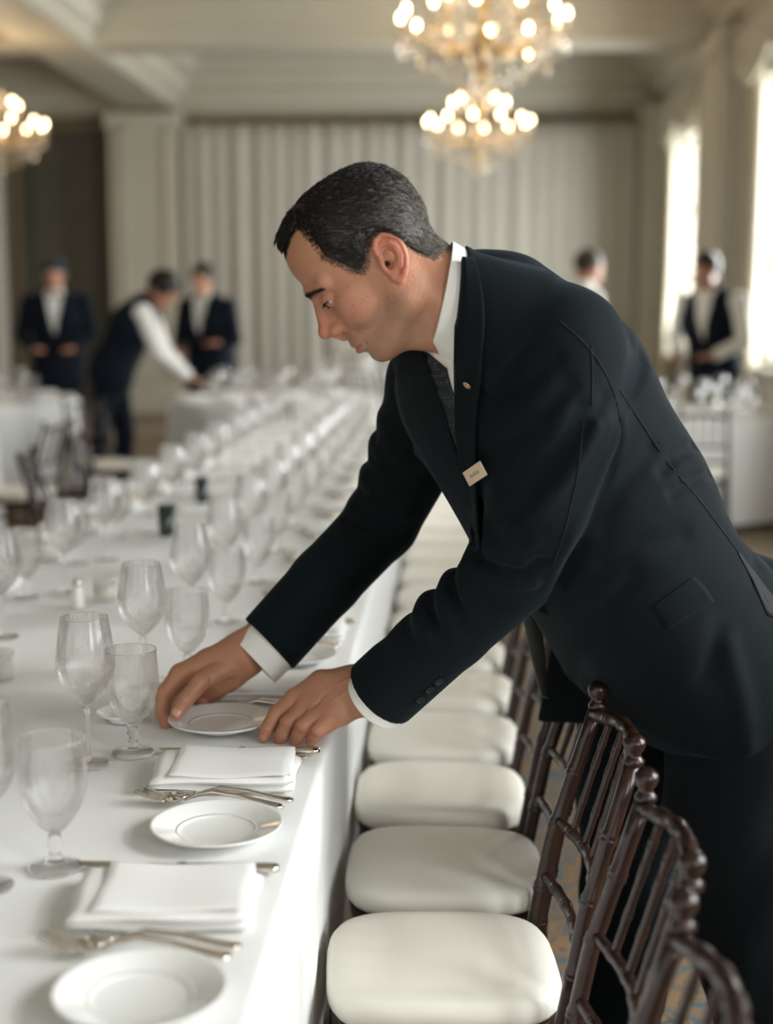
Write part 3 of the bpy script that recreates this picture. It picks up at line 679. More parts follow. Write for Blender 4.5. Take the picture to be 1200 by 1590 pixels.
def make_chair(label, seg=10, padding=True):
    t = thing('chiavari_chair', label, 'chair')
    W_ = M['wood']; SH = 0.412
    xb, xt = 0.165, 0.268                       # rear post at the seat, at the top
    yb, yt = 0.168, 0.150
    for s in (-1, 1):
        m1 = MB(); bamboo(m1, [(0.215, s*0.178, 0), (0.175, s*0.172, 0.25), (xb, s*yb, SH), (0.200, s*0.163, 0.60), (xt, s*yt, 0.828)], 0.0125, 0.0125, (0.16, 0.33, 0.49, 0.60, 0.74, 0.86), seg)
        o = m1.build('rear_post', W_, t)
        m2 = MB().lathe([(0, -0.012), (0.0145, -0.010), (0.0165, -0.004), (0.012, 0.002), (0.0095, 0.007), (0.0145, 0.013), (0.0175, 0.021), (0.0165, 0.029), (0.009, 0.036), (0, 0.037)], 14, (xt+0.002, s*yt, 0.836))
        m2.build('finial', W_, o)
        m3 = MB(); bamboo(m3, [(-0.185, s*0.185, 0), (-0.172, s*0.178, SH-0.012)], 0.0115, 0.014, (0.25, 0.5, 0.75), seg)
        m3.build('front_leg', W_, t)
    def bar(z, x, y, r=0.0085, arch=0.0, dep=0.0, n=(0.2, 0.4, 0.6, 0.8), nm='back_rail'):
        pts = [(x+dep*math.sin(PI*q), -y+2*y*q, z+arch*math.sin(PI*q)) for q in [k/8 for k in range(9)]]
        m_ = MB(); bamboo(m_, pts, r, r, n, seg); return m_.build(nm, W_, t)
    xz = lambda z: 0.165+(z-0.412)*0.19 if z < 0.6 else 0.200+(z-0.60)*0.30
    bar(0.815, xz(0.815), 0.145, 0.0115, 0.018, 0.028, nm='crest_rail')
    bar(0.625, xz(0.625), 0.158, 0.009, 0.0, 0.024)
    bar(0.525, xz(0.525), 0.162, 0.009, 0.0, 0.018)
    for k in range(4):
        q = (k+1)/5; y0 = -0.158+0.316*q; y1 = -0.145+0.29*q; d0 = 0.024*math.sin(PI*q); d1 = 0.028*math.sin(PI*q)
        m_ = MB(); bamboo(m_, [(xz(0.625)+d0, y0, 0.625), (xz(0.815)+d1, y1, 0.815+0.018*math.sin(PI*q))], 0.0062, 0.0062, (0.3, 0.62, 0.8), max(6, seg-2)); m_.build('spindle', W_, t)
    for z, x, y in ((0.30, -0.176, 0.18), (0.20, -0.18, 0.182)): bar(z, x, y, 0.008, nm='front_stretcher')
    bar(0.27, 0.174, 0.17, 0.008, nm='rear_stretcher')
    for s in (-1, 1):
        for z in (0.22, 0.32):
            m_ = MB(); bamboo(m_, [(-0.178, s*0.181, z), (0.178, s*0.174, z)], 0.008, 0.008, (0.3, 0.5, 0.7), max(6, seg-2)); m_.build('side_stretcher', W_, t)
    def rr(x, hw0, hw1): return None
    def outline(off, n=44, e=3.4):
        r = []
        for k in range(n):
            a = 2*PI*k/n; c_, s_ = math.cos(a), math.sin(a)
            x = math.copysign(abs(c_)**(2/e), c_)*(0.188+off)-0.004; y = math.copysign(abs(s_)**(2/e), s_)
            wy = (0.186-0.014*(x+0.19)/0.38+off); r.append((x, y*wy))
        return r
    def stack(rows, name, m, cap=True, e=3.4):
        n = 44; mb = MB(); vs = []; fs = []
        for off, z in rows:
            vs += [(x, y, z) for x, y in outline(off, n, e)]
        for i in range(len(rows)-1):
            for k in range(n): fs.append((i*n+k, i*n+(k+1) % n, (i+1)*n+(k+1) % n, (i+1)*n+k))
        fs += [tuple(range(n))[::-1], tuple(range((len(rows)-1)*n, len(rows)*n))]
        return mb.add(vs, fs).build(name, m, t, sharp=0.7)
    stack([(-0.016, SH-0.030), (-0.010, SH-0.027), (-0.008, SH-0.003), (-0.012, SH)], 'seat_frame', W_, e=4)
    # cushion: domed pad
    n = 44; vs = []; fs = []
    rows = [(0.90, SH+0.001), (0.97, SH+0.004), (1.0, SH+0.013), (1.0, SH+0.026), (0.985, SH+0.037), (0.95, SH+0.0455), (0.88, SH+0.051), (0.75, SH+0.0545), (0.5, SH+0.057), (0.25, SH+0.058), (0.05, SH+0.0585)]
    for k_, z in rows: vs += [(x*k_-0.004*(1-k_), y*k_, z) for x, y in outline(0.0, n, 3.6)]
    for i in range(len(rows)-1):
        for k in range(n): fs.append((i*n+k, i*n+(k+1) % n, (i+1)*n+(k+1) % n, (i+1)*n+k))
    fs += [tuple(range(n))[::-1], tuple(range((len(rows)-1)*n, len(rows)*n))]
    MB().add(vs, fs).build('seat_cushion', M['vinyl'], t)
    return t
chair0 = make_chair('x'); kids(chair0)
for c in list(kids(chair0)): kids(c)
rows_y = [0.94, 1.33, 1.735, 2.18, 2.59, 3.005, 3.415, 3.84]+[4.26+0.43*i for i in range(11)]
first = True
for i, y in enumerate(rows_y):
    lb = 'dark chair with ivory cushion, %s from the camera in the right-hand row' % ORD[i]
    x = -0.008+rs.uniform(-0.006, 0.006); rz = rs.uniform(-0.02, 0.02)
    if i == 0: x += 0.05
    if i == 2: x += 0.018; rz = 0.04
    if i == 3: rz = 0.08

    if first: chair0.location = (x, y, 0); chair0.rotation_euler = (0, 0, rz); tag(chair0, lb, 'chair', 'chairs along the right side of the long table'); first = False
    else: dup(chair0, (x, y, 0), rz, lb, 'chairs along the right side of the long table')
for i, y in enumerate((5.5, 6.3, 7.15)):
    dup(chair0, (TX0-0.24, y, 0), PI+rs.uniform(-.12, .12), 'dark chair on the left side of the long table, %s' % ('cut off by the frame', 'middle of the three', 'farthest of the three')[i], 'chairs along the left side of the long table')

# ================================================================== ROUND TABLES
def side4(a): return ['right side', 'far right side', 'far side', 'far left side', 'left side', 'near left side', 'near side', 'near right side'][int(round((a % (2*PI))/(PI/4))) % 8]
def round_table(loc, R, label, n_glass, seed, chairs, dlab, glass_scale=1.0):
    r = random.Random(seed)
    t = thing('round_table', 'round dining table hidden under cloth, '+dlab, 'table', loc)
    MB().lathe([(0, TZ-0.04), (R-0.01, TZ-0.04), (R-0.01, TZ-0.012), (0, TZ-0.012)], 40).build('tabletop', M['wood'], t, False)
    MB().lathe([(0, 0), (0.3, 0), (0.28, 0.03), (0.05, 0.06), (0.05, TZ-0.042), (0, TZ-0.042)], 20).build('pedestal', M['wood'], t)
    mb = MB(); ns = 120; rows = [(0.0, TZ)]+[(R*q, TZ) for q in (0.3, 0.6, 0.9, 0.985)]
    rings = []
    vs = []; 
    prof = [(R*q, TZ, 0) for q in (0.02, 0.5, 0.97)]+[(R+0.004, TZ-0.008, 0)]+[(R+0.008+0.02*q, TZ-0.01-0.70*q, q) for q in (0.1, 0.3, 0.5, 0.75, 1.0)]
    for rr_, z, q in prof:
        for k in range(ns):
            a = 2*PI*k/ns; f = q*0.02*math.sin(a*14+math.sin(a*3)*1.5)
            vs.append(((rr_+f)*math.cos(a), (rr_+f)*math.sin(a), z))
    fs = [tuple(range(ns))]+[(i*ns+k, i*ns+(k+1) % ns, (i+1)*ns+(k+1) % ns, (i+1)*ns+k) for i in range(len(prof)-1) for k in range(ns)]
    o = mb.add(vs, fs).build('tablecloth', M['linen']); o.location = loc
    tag(o, 'white floor-length cloth over the round table '+dlab, 'tablecloth')
    for k in range(n_glass):
        a = 2*PI*k/n_glass+r.uniform(-.1, .1)
        kind, rad = (('wine_glass', R*(0.70 if 'white flowers' in dlab else 0.55)), ('water_goblet', R*(0.78 if 'white flowers' in dlab else 0.62)))[k % 2]
        put(kind, (loc[0]+rad*math.cos(a), loc[1]+rad*math.sin(a), TT), 0, '%s on the %s of the round table %s' % (('tall wine glass', 'water goblet')[k % 2], side4(a), dlab), 'glasses on the round table '+dlab, False)
    for k in range(max(4, n_glass//2)):
        a = 2*PI*(k+0.3)/max(4, n_glass//2)
        put('folded_napkin', (loc[0]+R*0.85*math.cos(a), loc[1]+R*0.85*math.sin(a), TT), a, 'folded napkin on the %s of the round table ' % side4(a)+dlab, 'napkins on the round table '+dlab, False)
    for i, (a, dist) in enumerate(chairs):
        dup(chair0, (loc[0]+(R+dist+0.17)*math.cos(a), loc[1]+(R+dist+0.17)*math.sin(a), 0), a, 'dark chair at the round table %s, %s' % (dlab, ['nearest the camera', 'next clockwise from the nearest', 'on the right-hand side', 'on the left-hand side', 'on the far side', 'at the far left'][i]), 'chairs at the round table '+dlab)
round_table((1.72, 10.3, 0), 0.75, '', 16, 1, [(-PI/2-0.1, 0.12), (-PI/2-0.85, 0.12), (PI-0.2, 0.12)], 'by the windows')
round_table((-1.45, 11.6, 0), 0.85, '', 18, 2, [(-PI/2+0.1, 0.12), (-0.35, 0.12)], 'by the bending waiter')
round_table((-4.0, 11.4, 0), 0.95, '', 18, 3, [(-PI/2+0.2, 0.12), (-PI/2-0.5, .12), (PI, 0.12)], 'far left')
round_table((-0.7, 16.2, 0), 0.95, '', 14, 4, [(-PI/2-0.2, 0.15), (-PI/2+0.7, .15)], 'with white flowers')
round_table((0.75, 14.0, 0), 0.95, '', 14, 5, [(-PI/2+0.3, 0.15), (-PI/2-0.6, .15), (PI-0.3, .15)], 'past the long table')
round_table((-3.6, 8.3, 0), 0.85, '', 12, 6, [(-PI/2+0.5, 0.12), (-0.25, .12)], 'nearest the left edge')
dup(chair0, (-2.35, 9.55, 0), 2.4, 'dark bamboo-style chair standing alone just in front of the bending waiter')
# flower arrangement
def flowers(loc, label, sd, R=0.34, h=0.42):
    r = random.Random(sd); t = thing('flower_arrangement', label, 'flowers', loc)
    MB().lathe([(0, 0), (0.07, 0), (0.05, 0.03), (0.05, 0.1), (0.11, h*0.55), (0.10, h*0.55), (0.04, 0.12), (0, 0.12)], 20).build('vase', M['china'], t)
    lf = MB(); pt = MB()
    for k in range(70):
        a = r.random()*2*PI; e = r.uniform(-0.3, 1.45); rad = R*r.uniform(0.6, 1)
        c = (rad*math.cos(a)*math.cos(e), rad*math.sin(a)*math.cos(e), h*0.6+rad*math.sin(e)*0.8+0.05)
        if k % 4 == 0:
            lf.ellipsoid(c, (0.05, 0.03, 0.012), 6, 4)
        else:
            for q in range(5):
                b = 2*PI*q/5; pt.ellipsoid((c[0]+0.022*math.cos(b), c[1]+0.022*math.sin(b), c[2]), (0.028, 0.028, 0.018), 6, 4)
            pt.ellipsoid((c[0], c[1], c[2]+0.012), (0.02, 0.02, 0.02), 6, 4)
    for k in range(14):
        a = r.random()*2*PI; lf.tube([(0, 0, 0.12), (0.08*math.cos(a), 0.08*math.sin(a), h*0.6), (R*0.8*math.cos(a), R*0.8*math.sin(a), h*0.75)], 0.005, 5)
    tag(lf.build('leaves', M['leaf'], t), kind='stuff'); tag(pt.build('blossoms', M['petal'], t), kind='stuff')
flowers((-0.95, 16.05, TT), 'big loose arrangement of white flowers and foliage behind the far end of the long table', 1)
flowers((-0.45, 16.35, TT), 'white flower arrangement on the flower table, right of the larger one', 2, 0.3, 0.36)
flowers((-4.0, 11.4, TT), 'low white and green flower arrangement on the left-edge round table', 3, 0.2, 0.2)

# ================================================================== SCULPTING TOOLS (distance fields -> one continuous skin)
A_ = lambda *v: np.array(v, dtype=np.float32)
def ln(P, axis=1): return np.sqrt((P*P).sum(axis))
def sph(P, c, r): return ln(P-A_(*c))-r
def ell(P, c, r, R=None):
    q = P-A_(*c)
    if R is not None: q = q @ np.array(R, dtype=np.float32).T
    r = A_(*r); k0 = ln(q/r); k1 = ln(q/(r*r))+1e-9
    return k0*(k0-1)/k1
def cone(P, a, b, ra, rb, sq=None):
    a, b = A_(*a), A_(*b); ba = b-a; pa = P-a
    t = np.clip((pa@ba)/max(float(ba@ba), 1e-12), 0, 1)
    q = pa-t[:, None]*ba
    if sq is not None:                     # squash along unit axis by factor
        ax = A_(*sq[0]); d = q@ax; q = q+ax*(d*(1/sq[1]-1))[:, None]
    return ln(q)-(ra+(rb-ra)*t)
def chain(P, pts, rs_, k=0.0, sq=None):
    d = None
    for i in range(len(pts)-1):
        e = cone(P, pts[i], pts[i+1], rs_[i], rs_[i+1], sq)
        d = e if d is None else (smin(d, e, k) if k else np.minimum(d, e))
    return d
def smin(a, b, k):
    h = np.clip(0.5+0.5*(b-a)/k, 0, 1); return b*(1-h)+a*h-k*h*(1-h)
def smax(a, b, k): return -smin(-a, -b, k)
def slab(P, p0, n):                        # half space: negative behind the plane
    return (P-A_(*p0))@A_(*n)
def rbox(P, c, half, R, r):
    q = (P-A_(*c))@np.array(R, dtype=np.float32).T
    q = np.abs(q)-A_(*half)+r
    return ln(np.maximum(q, 0))+np.minimum(q.max(1), 0)-r
def loft(P, pts, a, b, lat, dep, e=2.3):
    """elliptic tube through stations: half widths a along lat and b along dep"""
    pts = np.array(pts, dtype=np.float32); best = None
    lat, dep = A_(*lat), A_(*dep)
    for i in range(len(pts)-1):
        p0, p1 = pts[i], pts[i+1]; ba = p1-p0; pa = P-p0
        t = np.clip((pa@ba)/float(ba@ba), 0, 1); q = pa-t[:, None]*ba
        aa = a[i]+(a[i+1]-a[i])*t; bb = b[i]+(b[i+1]-b[i])*t
        l = np.abs(q@lat)/aa; dd = np.abs(q@dep)/bb; rest = q-np.outer(q@lat, lat)-np.outer(q@dep, dep); m = np.minimum(aa, bb)
        rr = ((l**e+dd**e+(ln(rest)/m)**e)**(1/e)-1)*m
        best = rr if best is None else smin(best, rr, 0.02)
    return best
def polyd(P, pts):
    d = None
    for a, b in zip(pts[:-1], pts[1:]):
        e = cone(P, a, b, 0, 0); d = e if d is None else np.minimum(d, e)
    return d
def polygonise(f, lo, hi, h, thr=1.55):
    lo = np.array(lo, dtype=np.float64); hi = np.array(hi, dtype=np.float64); K = 4
    nc = np.ceil((hi-lo)/(h*K)).astype(int); n = nc*K
    ax = [lo[i]+(np.arange(nc[i])+0.5)*h*K for i in range(3)]
    G = np.stack(np.meshgrid(*ax, indexing='ij'), -1).reshape(-1, 3).astype(np.float32)
    d = np.concatenate([f(G[i:i+200000]) for i in range(0, len(G), 200000)]).reshape(nc)
    act = np.abs(d) < h*K*thr
    F = np.repeat(np.repeat(np.repeat(np.where(d < 0, -1.0, 1.0).astype(np.float32)*h, K, 0), K, 1), K, 2)
    ci = np.argwhere(act); off = np.stack(np.meshgrid(*[np.arange(K)]*3, indexing='ij'), -1).reshape(-1, 3)
    idx = (ci[:, None, :]*K+off[None]).reshape(-1, 3)
    pts = (lo+(idx)*h).astype(np.float32)
    val = np.concatenate([f(pts[i:i+250000]) for i in range(0, len(pts), 250000)])
    F[idx[:, 0], idx[:, 1], idx[:, 2]] = val
    F[0] = F[-1] = h; F[:, 0] = F[:, -1] = h; F[:, :, 0] = F[:, :, -1] = h
    S = F < 0
    cells = np.zeros([k-1 for k in F.shape], dtype=np.int8)
    for dx in (0, 1):
        for dy in (0, 1):
            for dz in (0, 1): cells += S[dx:F.shape[0]-1+dx, dy:F.shape[1]-1+dy, dz:F.shape[2]-1+dz]
    c = np.argwhere((cells > 0) & (cells < 8)); vid = -np.ones(cells.shape, dtype=np.int64); vid[c[:, 0], c[:, 1], c[:, 2]] = np.arange(len(c))
    cor = np.array([(x, y, z) for x in (0, 1) for y in (0, 1) for z in (0, 1)])
    cv = np.stack([F[c[:, 0]+o[0], c[:, 1]+o[1], c[:, 2]+o[2]] for o in cor], 1)
    acc = np.zeros((len(c), 3)); cnt = np.zeros(len(c))
    for i in range(8):
        for j in range(i+1, 8):
            if np.abs(cor[i]-cor[j]).sum() != 1: continue
            a, b = cv[:, i], cv[:, j]; m = (a < 0) != (b < 0); t = np.where(m, a/(a-b+1e-20), 0)
            acc += (cor[i]+(cor[j]-cor[i])*t[:, None])*m[:, None]; cnt += m
    V = lo+(c+acc/cnt[:, None])*h
    quads = []
    for axn in range(3):
        sl0 = [slice(None)]*3; sl1 = [slice(None)]*3; sl0[axn] = slice(0, -1); sl1[axn] = slice(1, None)
        a, b = S[tuple(sl0)], S[tuple(sl1)]; e = np.argwhere(a != b); u, v = [k for k in range(3) if k != axn]
        e = e[(e[:, u] > 0) & (e[:, v] > 0)]
        inside = S[e[:, 0], e[:, 1], e[:, 2]]
        def vv(du, dv):
            q = e.copy(); q[:, u] -= du; q[:, v] -= dv; q = np.minimum(q, np.array(vid.shape)-1); return vid[q[:, 0], q[:, 1], q[:, 2]]
        Q = np.stack([vv(0, 0), vv(1, 0), vv(1, 1), vv(0, 1)], 1)
        flip = inside if axn != 1 else ~inside
        Q[~flip] = Q[~flip][:, ::-1]; quads.append(Q)
    Q = np.concatenate(quads); Q = Q[(Q >= 0).all(1)]
    return V.astype(np.float32), Q
def np_mesh(name, V, Q):
    me = bpy.data.meshes.new(name); me.vertices.add(len(V)); me.vertices.foreach_set('co', np.ascontiguousarray(V, dtype=np.float32).ravel())
    nf = len(Q); me.loops.add(nf*4); me.loops.foreach_set('vertex_index', Q.astype(np.int32).ravel())
    me.polygons.add(nf); me.polygons.foreach_set('loop_start', np.arange(0, nf*4, 4, dtype=np.int32)); me.polygons.foreach_set('loop_total', np.full(nf, 4, dtype=np.int32))
    me.update(); me.validate()
    bm = bmesh.new(); bm.from_mesh(me); bmesh.ops.recalc_face_normals(bm, faces=bm.faces); bm.to_mesh(me); bm.free()
    return me
def relax(V, Q, it=2, k=0.5):
    E = np.concatenate([Q[:, [0, 1]], Q[:, [1, 2]], Q[:, [2, 3]], Q[:, [3, 0]]]); n = len(V)
    deg = np.bincount(E.ravel(), minlength=n)[:, None]
    for _ in range(it):
        s = np.stack([np.bincount(E[:, 0], V[E[:, 1], i], n)+np.bincount(E[:, 1], V[E[:, 0], i], n) for i in range(3)], 1)
        V = V*(1-k)+k*s/np.maximum(deg, 1)
    return V
def sculpt(f, lo, hi, h, name, m, parent=None, xf=None, it=1):
    V, Q = polygonise(f, lo, hi, h); V = relax(V, Q, it)
    if xf is not None: V = xf(V)
    me = np_mesh(name, V, Q); return link(name, me, m, parent)
def march(f, o, d, t0, t1, step=0.8):
    """first hit of a bundle of rays with the field f"""
    o = np.array(o, dtype=np.float32); d = np.array(d, dtype=np.float32); t = np.full(len(d), t0, dtype=np.float32)
    for _ in range(70):
        v = f(o+d*t[:, None]); t = np.minimum(t+v*step, t1)
    return o+d*t[:, None], t < t1-1e-3
def fproj(f, pix, off=0.0, lo=1.7, hi=3.0):
    """lay picture outlines onto the sculpted surface f, lifted off it by off"""
    D = []
    for px, py in pix:
        v = ray(px, py); D.append(tuple(v/v.y))
    D = np.array(D, dtype=np.float32); O = np.tile(A_(0, 0, CAMH), (len(D), 1))
    g = lambda P: f(P)-off
    Pn, ok = march(g, O, D, lo, hi); return Pn, ok
def patch(f, quad_rows, off, thick, name, m, parent, nu=16, nv=24, smooth=True):
    """sheet laid over f; quad_rows = [(left px,py),(right px,py)] rows top to bottom"""
    L = [r[0] for r in quad_rows]; R = [r[1] for r in quad_rows]
    def cr(pts, t):                        # Catmull-Rom through the outline points
        n = len(pts)-1; x = min(t*n, n-1e-6); i = int(x); u = x-i
        p = [pts[max(0, i-1)], pts[i], pts[min(n, i+1)], pts[min(n, i+2)]]
        return tuple(0.5*((2*p[1][k])+(-p[0][k]+p[2][k])*u+(2*p[0][k]-5*p[1][k]+4*p[2][k]-p[3][k])*u*u+(-p[0][k]+3*p[1][k]-3*p[2][k]+p[3][k])*u**3) for k in range(2))
    pix = []
    for j in range(nv+1):
        a, b = cr(L, j/nv), cr(R, j/nv)
        for i in range(nu+1): pix.append((a[0]+(b[0]-a[0])*i/nu, a[1]+(b[1]-a[1])*i/nu))
    top, _ = fproj(f, pix, off); 
    # smooth depth noise between rows
    n = nu+1; g = top.reshape(nv+1, n, 3).astype(np.float64)
    for _ in range(3):
        g2 = g.copy(); g2[1:-1, 1:-1] = (g[1:-1, 1:-1]*2+g[:-2, 1:-1]+g[2:, 1:-1]+g[1:-1, :-2]+g[1:-1, 2:])/6; g = g2
    vs = [tuple(p) for p in g.reshape(-1, 3)]
    mb = MB().add(vs, [(j*n+i, j*n+i+1, (j+1)*n+i+1, (j+1)*n+i) for j in range(nv) for i in range(nu)])
    o = mb.build(name, m, parent, smooth)
    # which way is out?
    me = o.data; nrm = me.polygons[len(me.polygons)//2].normal; c = me.polygons[len(me.polygons)//2].center
    toward = (Vector((0, 0, CAMH))-c).dot(nrm) > 0
    so = o.modifiers.new('thickness', 'SOLIDIFY'); so.thickness = thick; so.offset = -1 if toward else 1
    so.use_even_offset = False
    return o
def seam(f, pix, name, m, parent, r=0.0008, off=0.0, n=30):
    P = []
    N_ = len(pix)-1
    for k in range(n+1):
        x = min(k/n*N_, N_-1e-6); i = int(x); u = x-i
        p = [pix[max(0, i-1)], pix[i], pix[min(N_, i+1)], pix[min(N_, i+2)]]
        P.append(tuple(0.5*((2*p[1][q])+(-p[0][q]+p[2][q])*u+(2*p[0][q]-5*p[1][q]+4*p[2][q]-p[3][q])*u*u+(-p[0][q]+3*p[1][q]-3*p[2][q]+p[3][q])*u**3) for q in range(2)))
    S, _ = fproj(f, P, off)
    return MB().tube([tuple(p) for p in S], r, 6).build(name, m, parent)

def skin_mat():
    m = bpy.data.materials.new('skin'); m.use_nodes = True
    nt = m.node_tree; b = nt.nodes['Principled BSDF']; N = nt.nodes.new; L = nt.links.new
    at_ = N('ShaderNodeAttribute'); at_.attribute_name = 'tone'
    tc = N('ShaderNodeTexCoord')
    n1 = N('ShaderNodeTexNoise'); n1.inputs['Scale'].default_value = 55; n1.inputs['Detail'].default_value = 5; L(tc.outputs['Object'], n1.inputs['Vector'])
    mr = N('ShaderNodeMapRange'); mr.inputs['From Min'].default_value = 0.35; mr.inputs['From Max'].default_value = 0.75; mr.inputs['To Max'].default_value = 0.35; L(n1.outputs['Fac'], mr.inputs['Value'])
    mx = N('ShaderNodeMix'); mx.data_type = 'RGBA'; mx.blend_type = 'MULTIPLY'; mx.inputs['B'].default_value = (0.86, 0.68, 0.60, 1)
    L(mr.outputs['Result'], mx.inputs['Factor']); L(at_.outputs['Color'], mx.inputs['A']); L(mx.outputs['Result'], b.inputs['Base Color'])
    n2 = N('ShaderNodeTexNoise'); n2.inputs['Scale'].default_value = 260; n2.inputs['Detail'].default_value = 4; L(tc.outputs['Object'], n2.inputs['Vector'])
    bp = N('ShaderNodeBump'); bp.inputs['Strength'].default_value = 0.5; bp.inputs['Distance'].default_value = 0.0022; L(n2.outputs['Fac'], bp.inputs['Height']); L(bp.outputs['Normal'], b.inputs['Normal'])
    b.inputs['Roughness'].default_value = 0.42; b.inputs['Specular IOR Level'].default_value = 0.45
    b.inputs['Subsurface Weight'].default_value = 0.12; b.inputs['Subsurface Radius'].default_value = (1.0, 0.35, 0.18); b.inputs['Subsurface Scale'].default_value = 0.005
    return m
M['skin'] = skin_mat()
M['hair'] = mat('dark_hair', (0.009, 0.0065, 0.0055), 0.36, spec=0.4, noise=(60, 0.5, (0.018, 0.012, 0.009)))
M['grey_hair'] = mat('grey_hair', (0.19, 0.165, 0.14), 0.4, spec=0.5, noise=(80, 0.6, (0.09, 0.075, 0.065)))
M['brow'] = mat('brow_hair', (0.045, 0.030, 0.022), 0.7)
M['lash'] = mat('eyelash', (0.012, 0.008, 0.006), 0.6)
M['eye'] = mat('eye_white', (0.55, 0.48, 0.44), 0.15)
M['iris'] = mat('dark_iris', (0.03, 0.018, 0.01), 0.1)
M['nail'] = mat('finger_nail', (0.56, 0.31, 0.23), 0.35, coat=0.4)
def set_tone(me, cols):
    a = me.color_attributes.new('tone', 'FLOAT_COLOR', 'POINT')
    c = np.concatenate([cols, np.ones((len(cols), 1))], 1).astype(np.float32); a.data.foreach_set('color', c.ravel())
def tone(n, c=(0.45, 0.220, 0.132)): return np.tile(np.array(c, dtype=np.float32), (n, 1))

# ================================================================== THE MAN
man = thing('person', 'man in dark charcoal suit and patterned tie leaning over the table setting a plate', 'person', (0.43, 2.58, 0))
MI = Matrix.Translation((-0.43, -2.58, 0))
def to_man(o):          # built in world space; parent keeps it in place
    o.parent = man; o.matrix_parent_inverse = MI; return o

# ---------------- head: f forward, l to the side, u up (millimetres, upright pose)
HO = np.array(at(601, 420, 2.175)); HS = 0.00099
ca, sa = 0.743, 0.669; yw = math.radians(5)
Fv = np.array((-ca*math.cos(yw), -ca*math.sin(yw), -sa)); Uv = np.array((-sa*math.cos(yw), -sa*math.sin(yw), ca)); Lv = np.array((math.sin(yw), -math.cos(yw), 0))
HB = np.stack([Fv, Lv, Uv])
def h2w(V): return HO+(np.asarray(V)@HB)*HS
def w2h(V): return ((np.asarray(V)-HO)@HB.T)/HS
EC = np.array((-12.0, 80.0, 9.0)); ED = np.array((0.327, 0, -0.945)); EF = np.array((0.945, 0, 0.327)); EN = np.array((0, 1.0, 0))
def ear_pt(x, y, z=0.0):       # x forward, y down along the ear, z out
    flare = max(0, -x)*0.42
    return tuple(EC+EF*x+ED*y+EN*(z+flare))
HELIX = [ear_pt(*p) for p in ((17, -14, 0), (17, -24, 3), (11, -33, 4), (0, -37, 4), (-11, -33, 4), (-19, -23, 4), (-22, -10, 4), (-21, 4, 3.5), (-16, 17, 3), (-9, 27, 2), (-1, 33, 1))]
ANTI = [ear_pt(*p) for p in ((4, -21, 1), (-5, -22, 2), (-11, -14, 3), (-12, 0, 3.5), (-8, 11, 3), (-1, 17, 2.5), (5, 18, 2))]
ER = [[EF[0], 0, EF[2]], [0, 1, 0], [-ED[0], 0, -ED[2]]]
def ear_f(q):
    e = ell(q, ear_pt(-2, -2, -1), (21, 5, 32), ER)
    e = smin(e, chain(q, HELIX, [3.0, 3.6, 4.2, 4.4, 4.4, 4.2, 4.0, 3.8, 4.0, 5.0, 5.5]), 2)
    e = smax(e, -chain(q, [ear_pt(*p) for p in ((8, -27, 5), (-4, -29, 6.5), (-14, -21, 7), (-17, -8, 7), (-16, 4, 6))], [1.6, 2.2, 2.4, 2.2, 1.6]), 2.5)
    e = smin(e, chain(q, ANTI, [1.6, 2.6, 3.0, 3.2, 3.2, 3.0, 2.4]), 3)
    e = smin(e, ell(q, ear_pt(3, 28, 0.5), (7.5, 4, 8)), 5)
    e = smax(e, -ell(q, ear_pt(2, -4, 4), (9, 13, 12), ER), 3)
    e = smax(e, -ell(q, ear_pt(6, 6, 4), (6, 12, 8), ER), 3)
    e = smax(e, -ell(q, ear_pt(5, -17, 4), (8, 5, 5), ER), 3)
    e = smin(e, ell(q, ear_pt(15, 3, 1), (4, 3.5, 6), ER), 3)
    e = smax(e, -cone(q, ear_pt(7, 4, 3), ear_pt(10, 4, -22), 5.0, 4), 2)
    return e
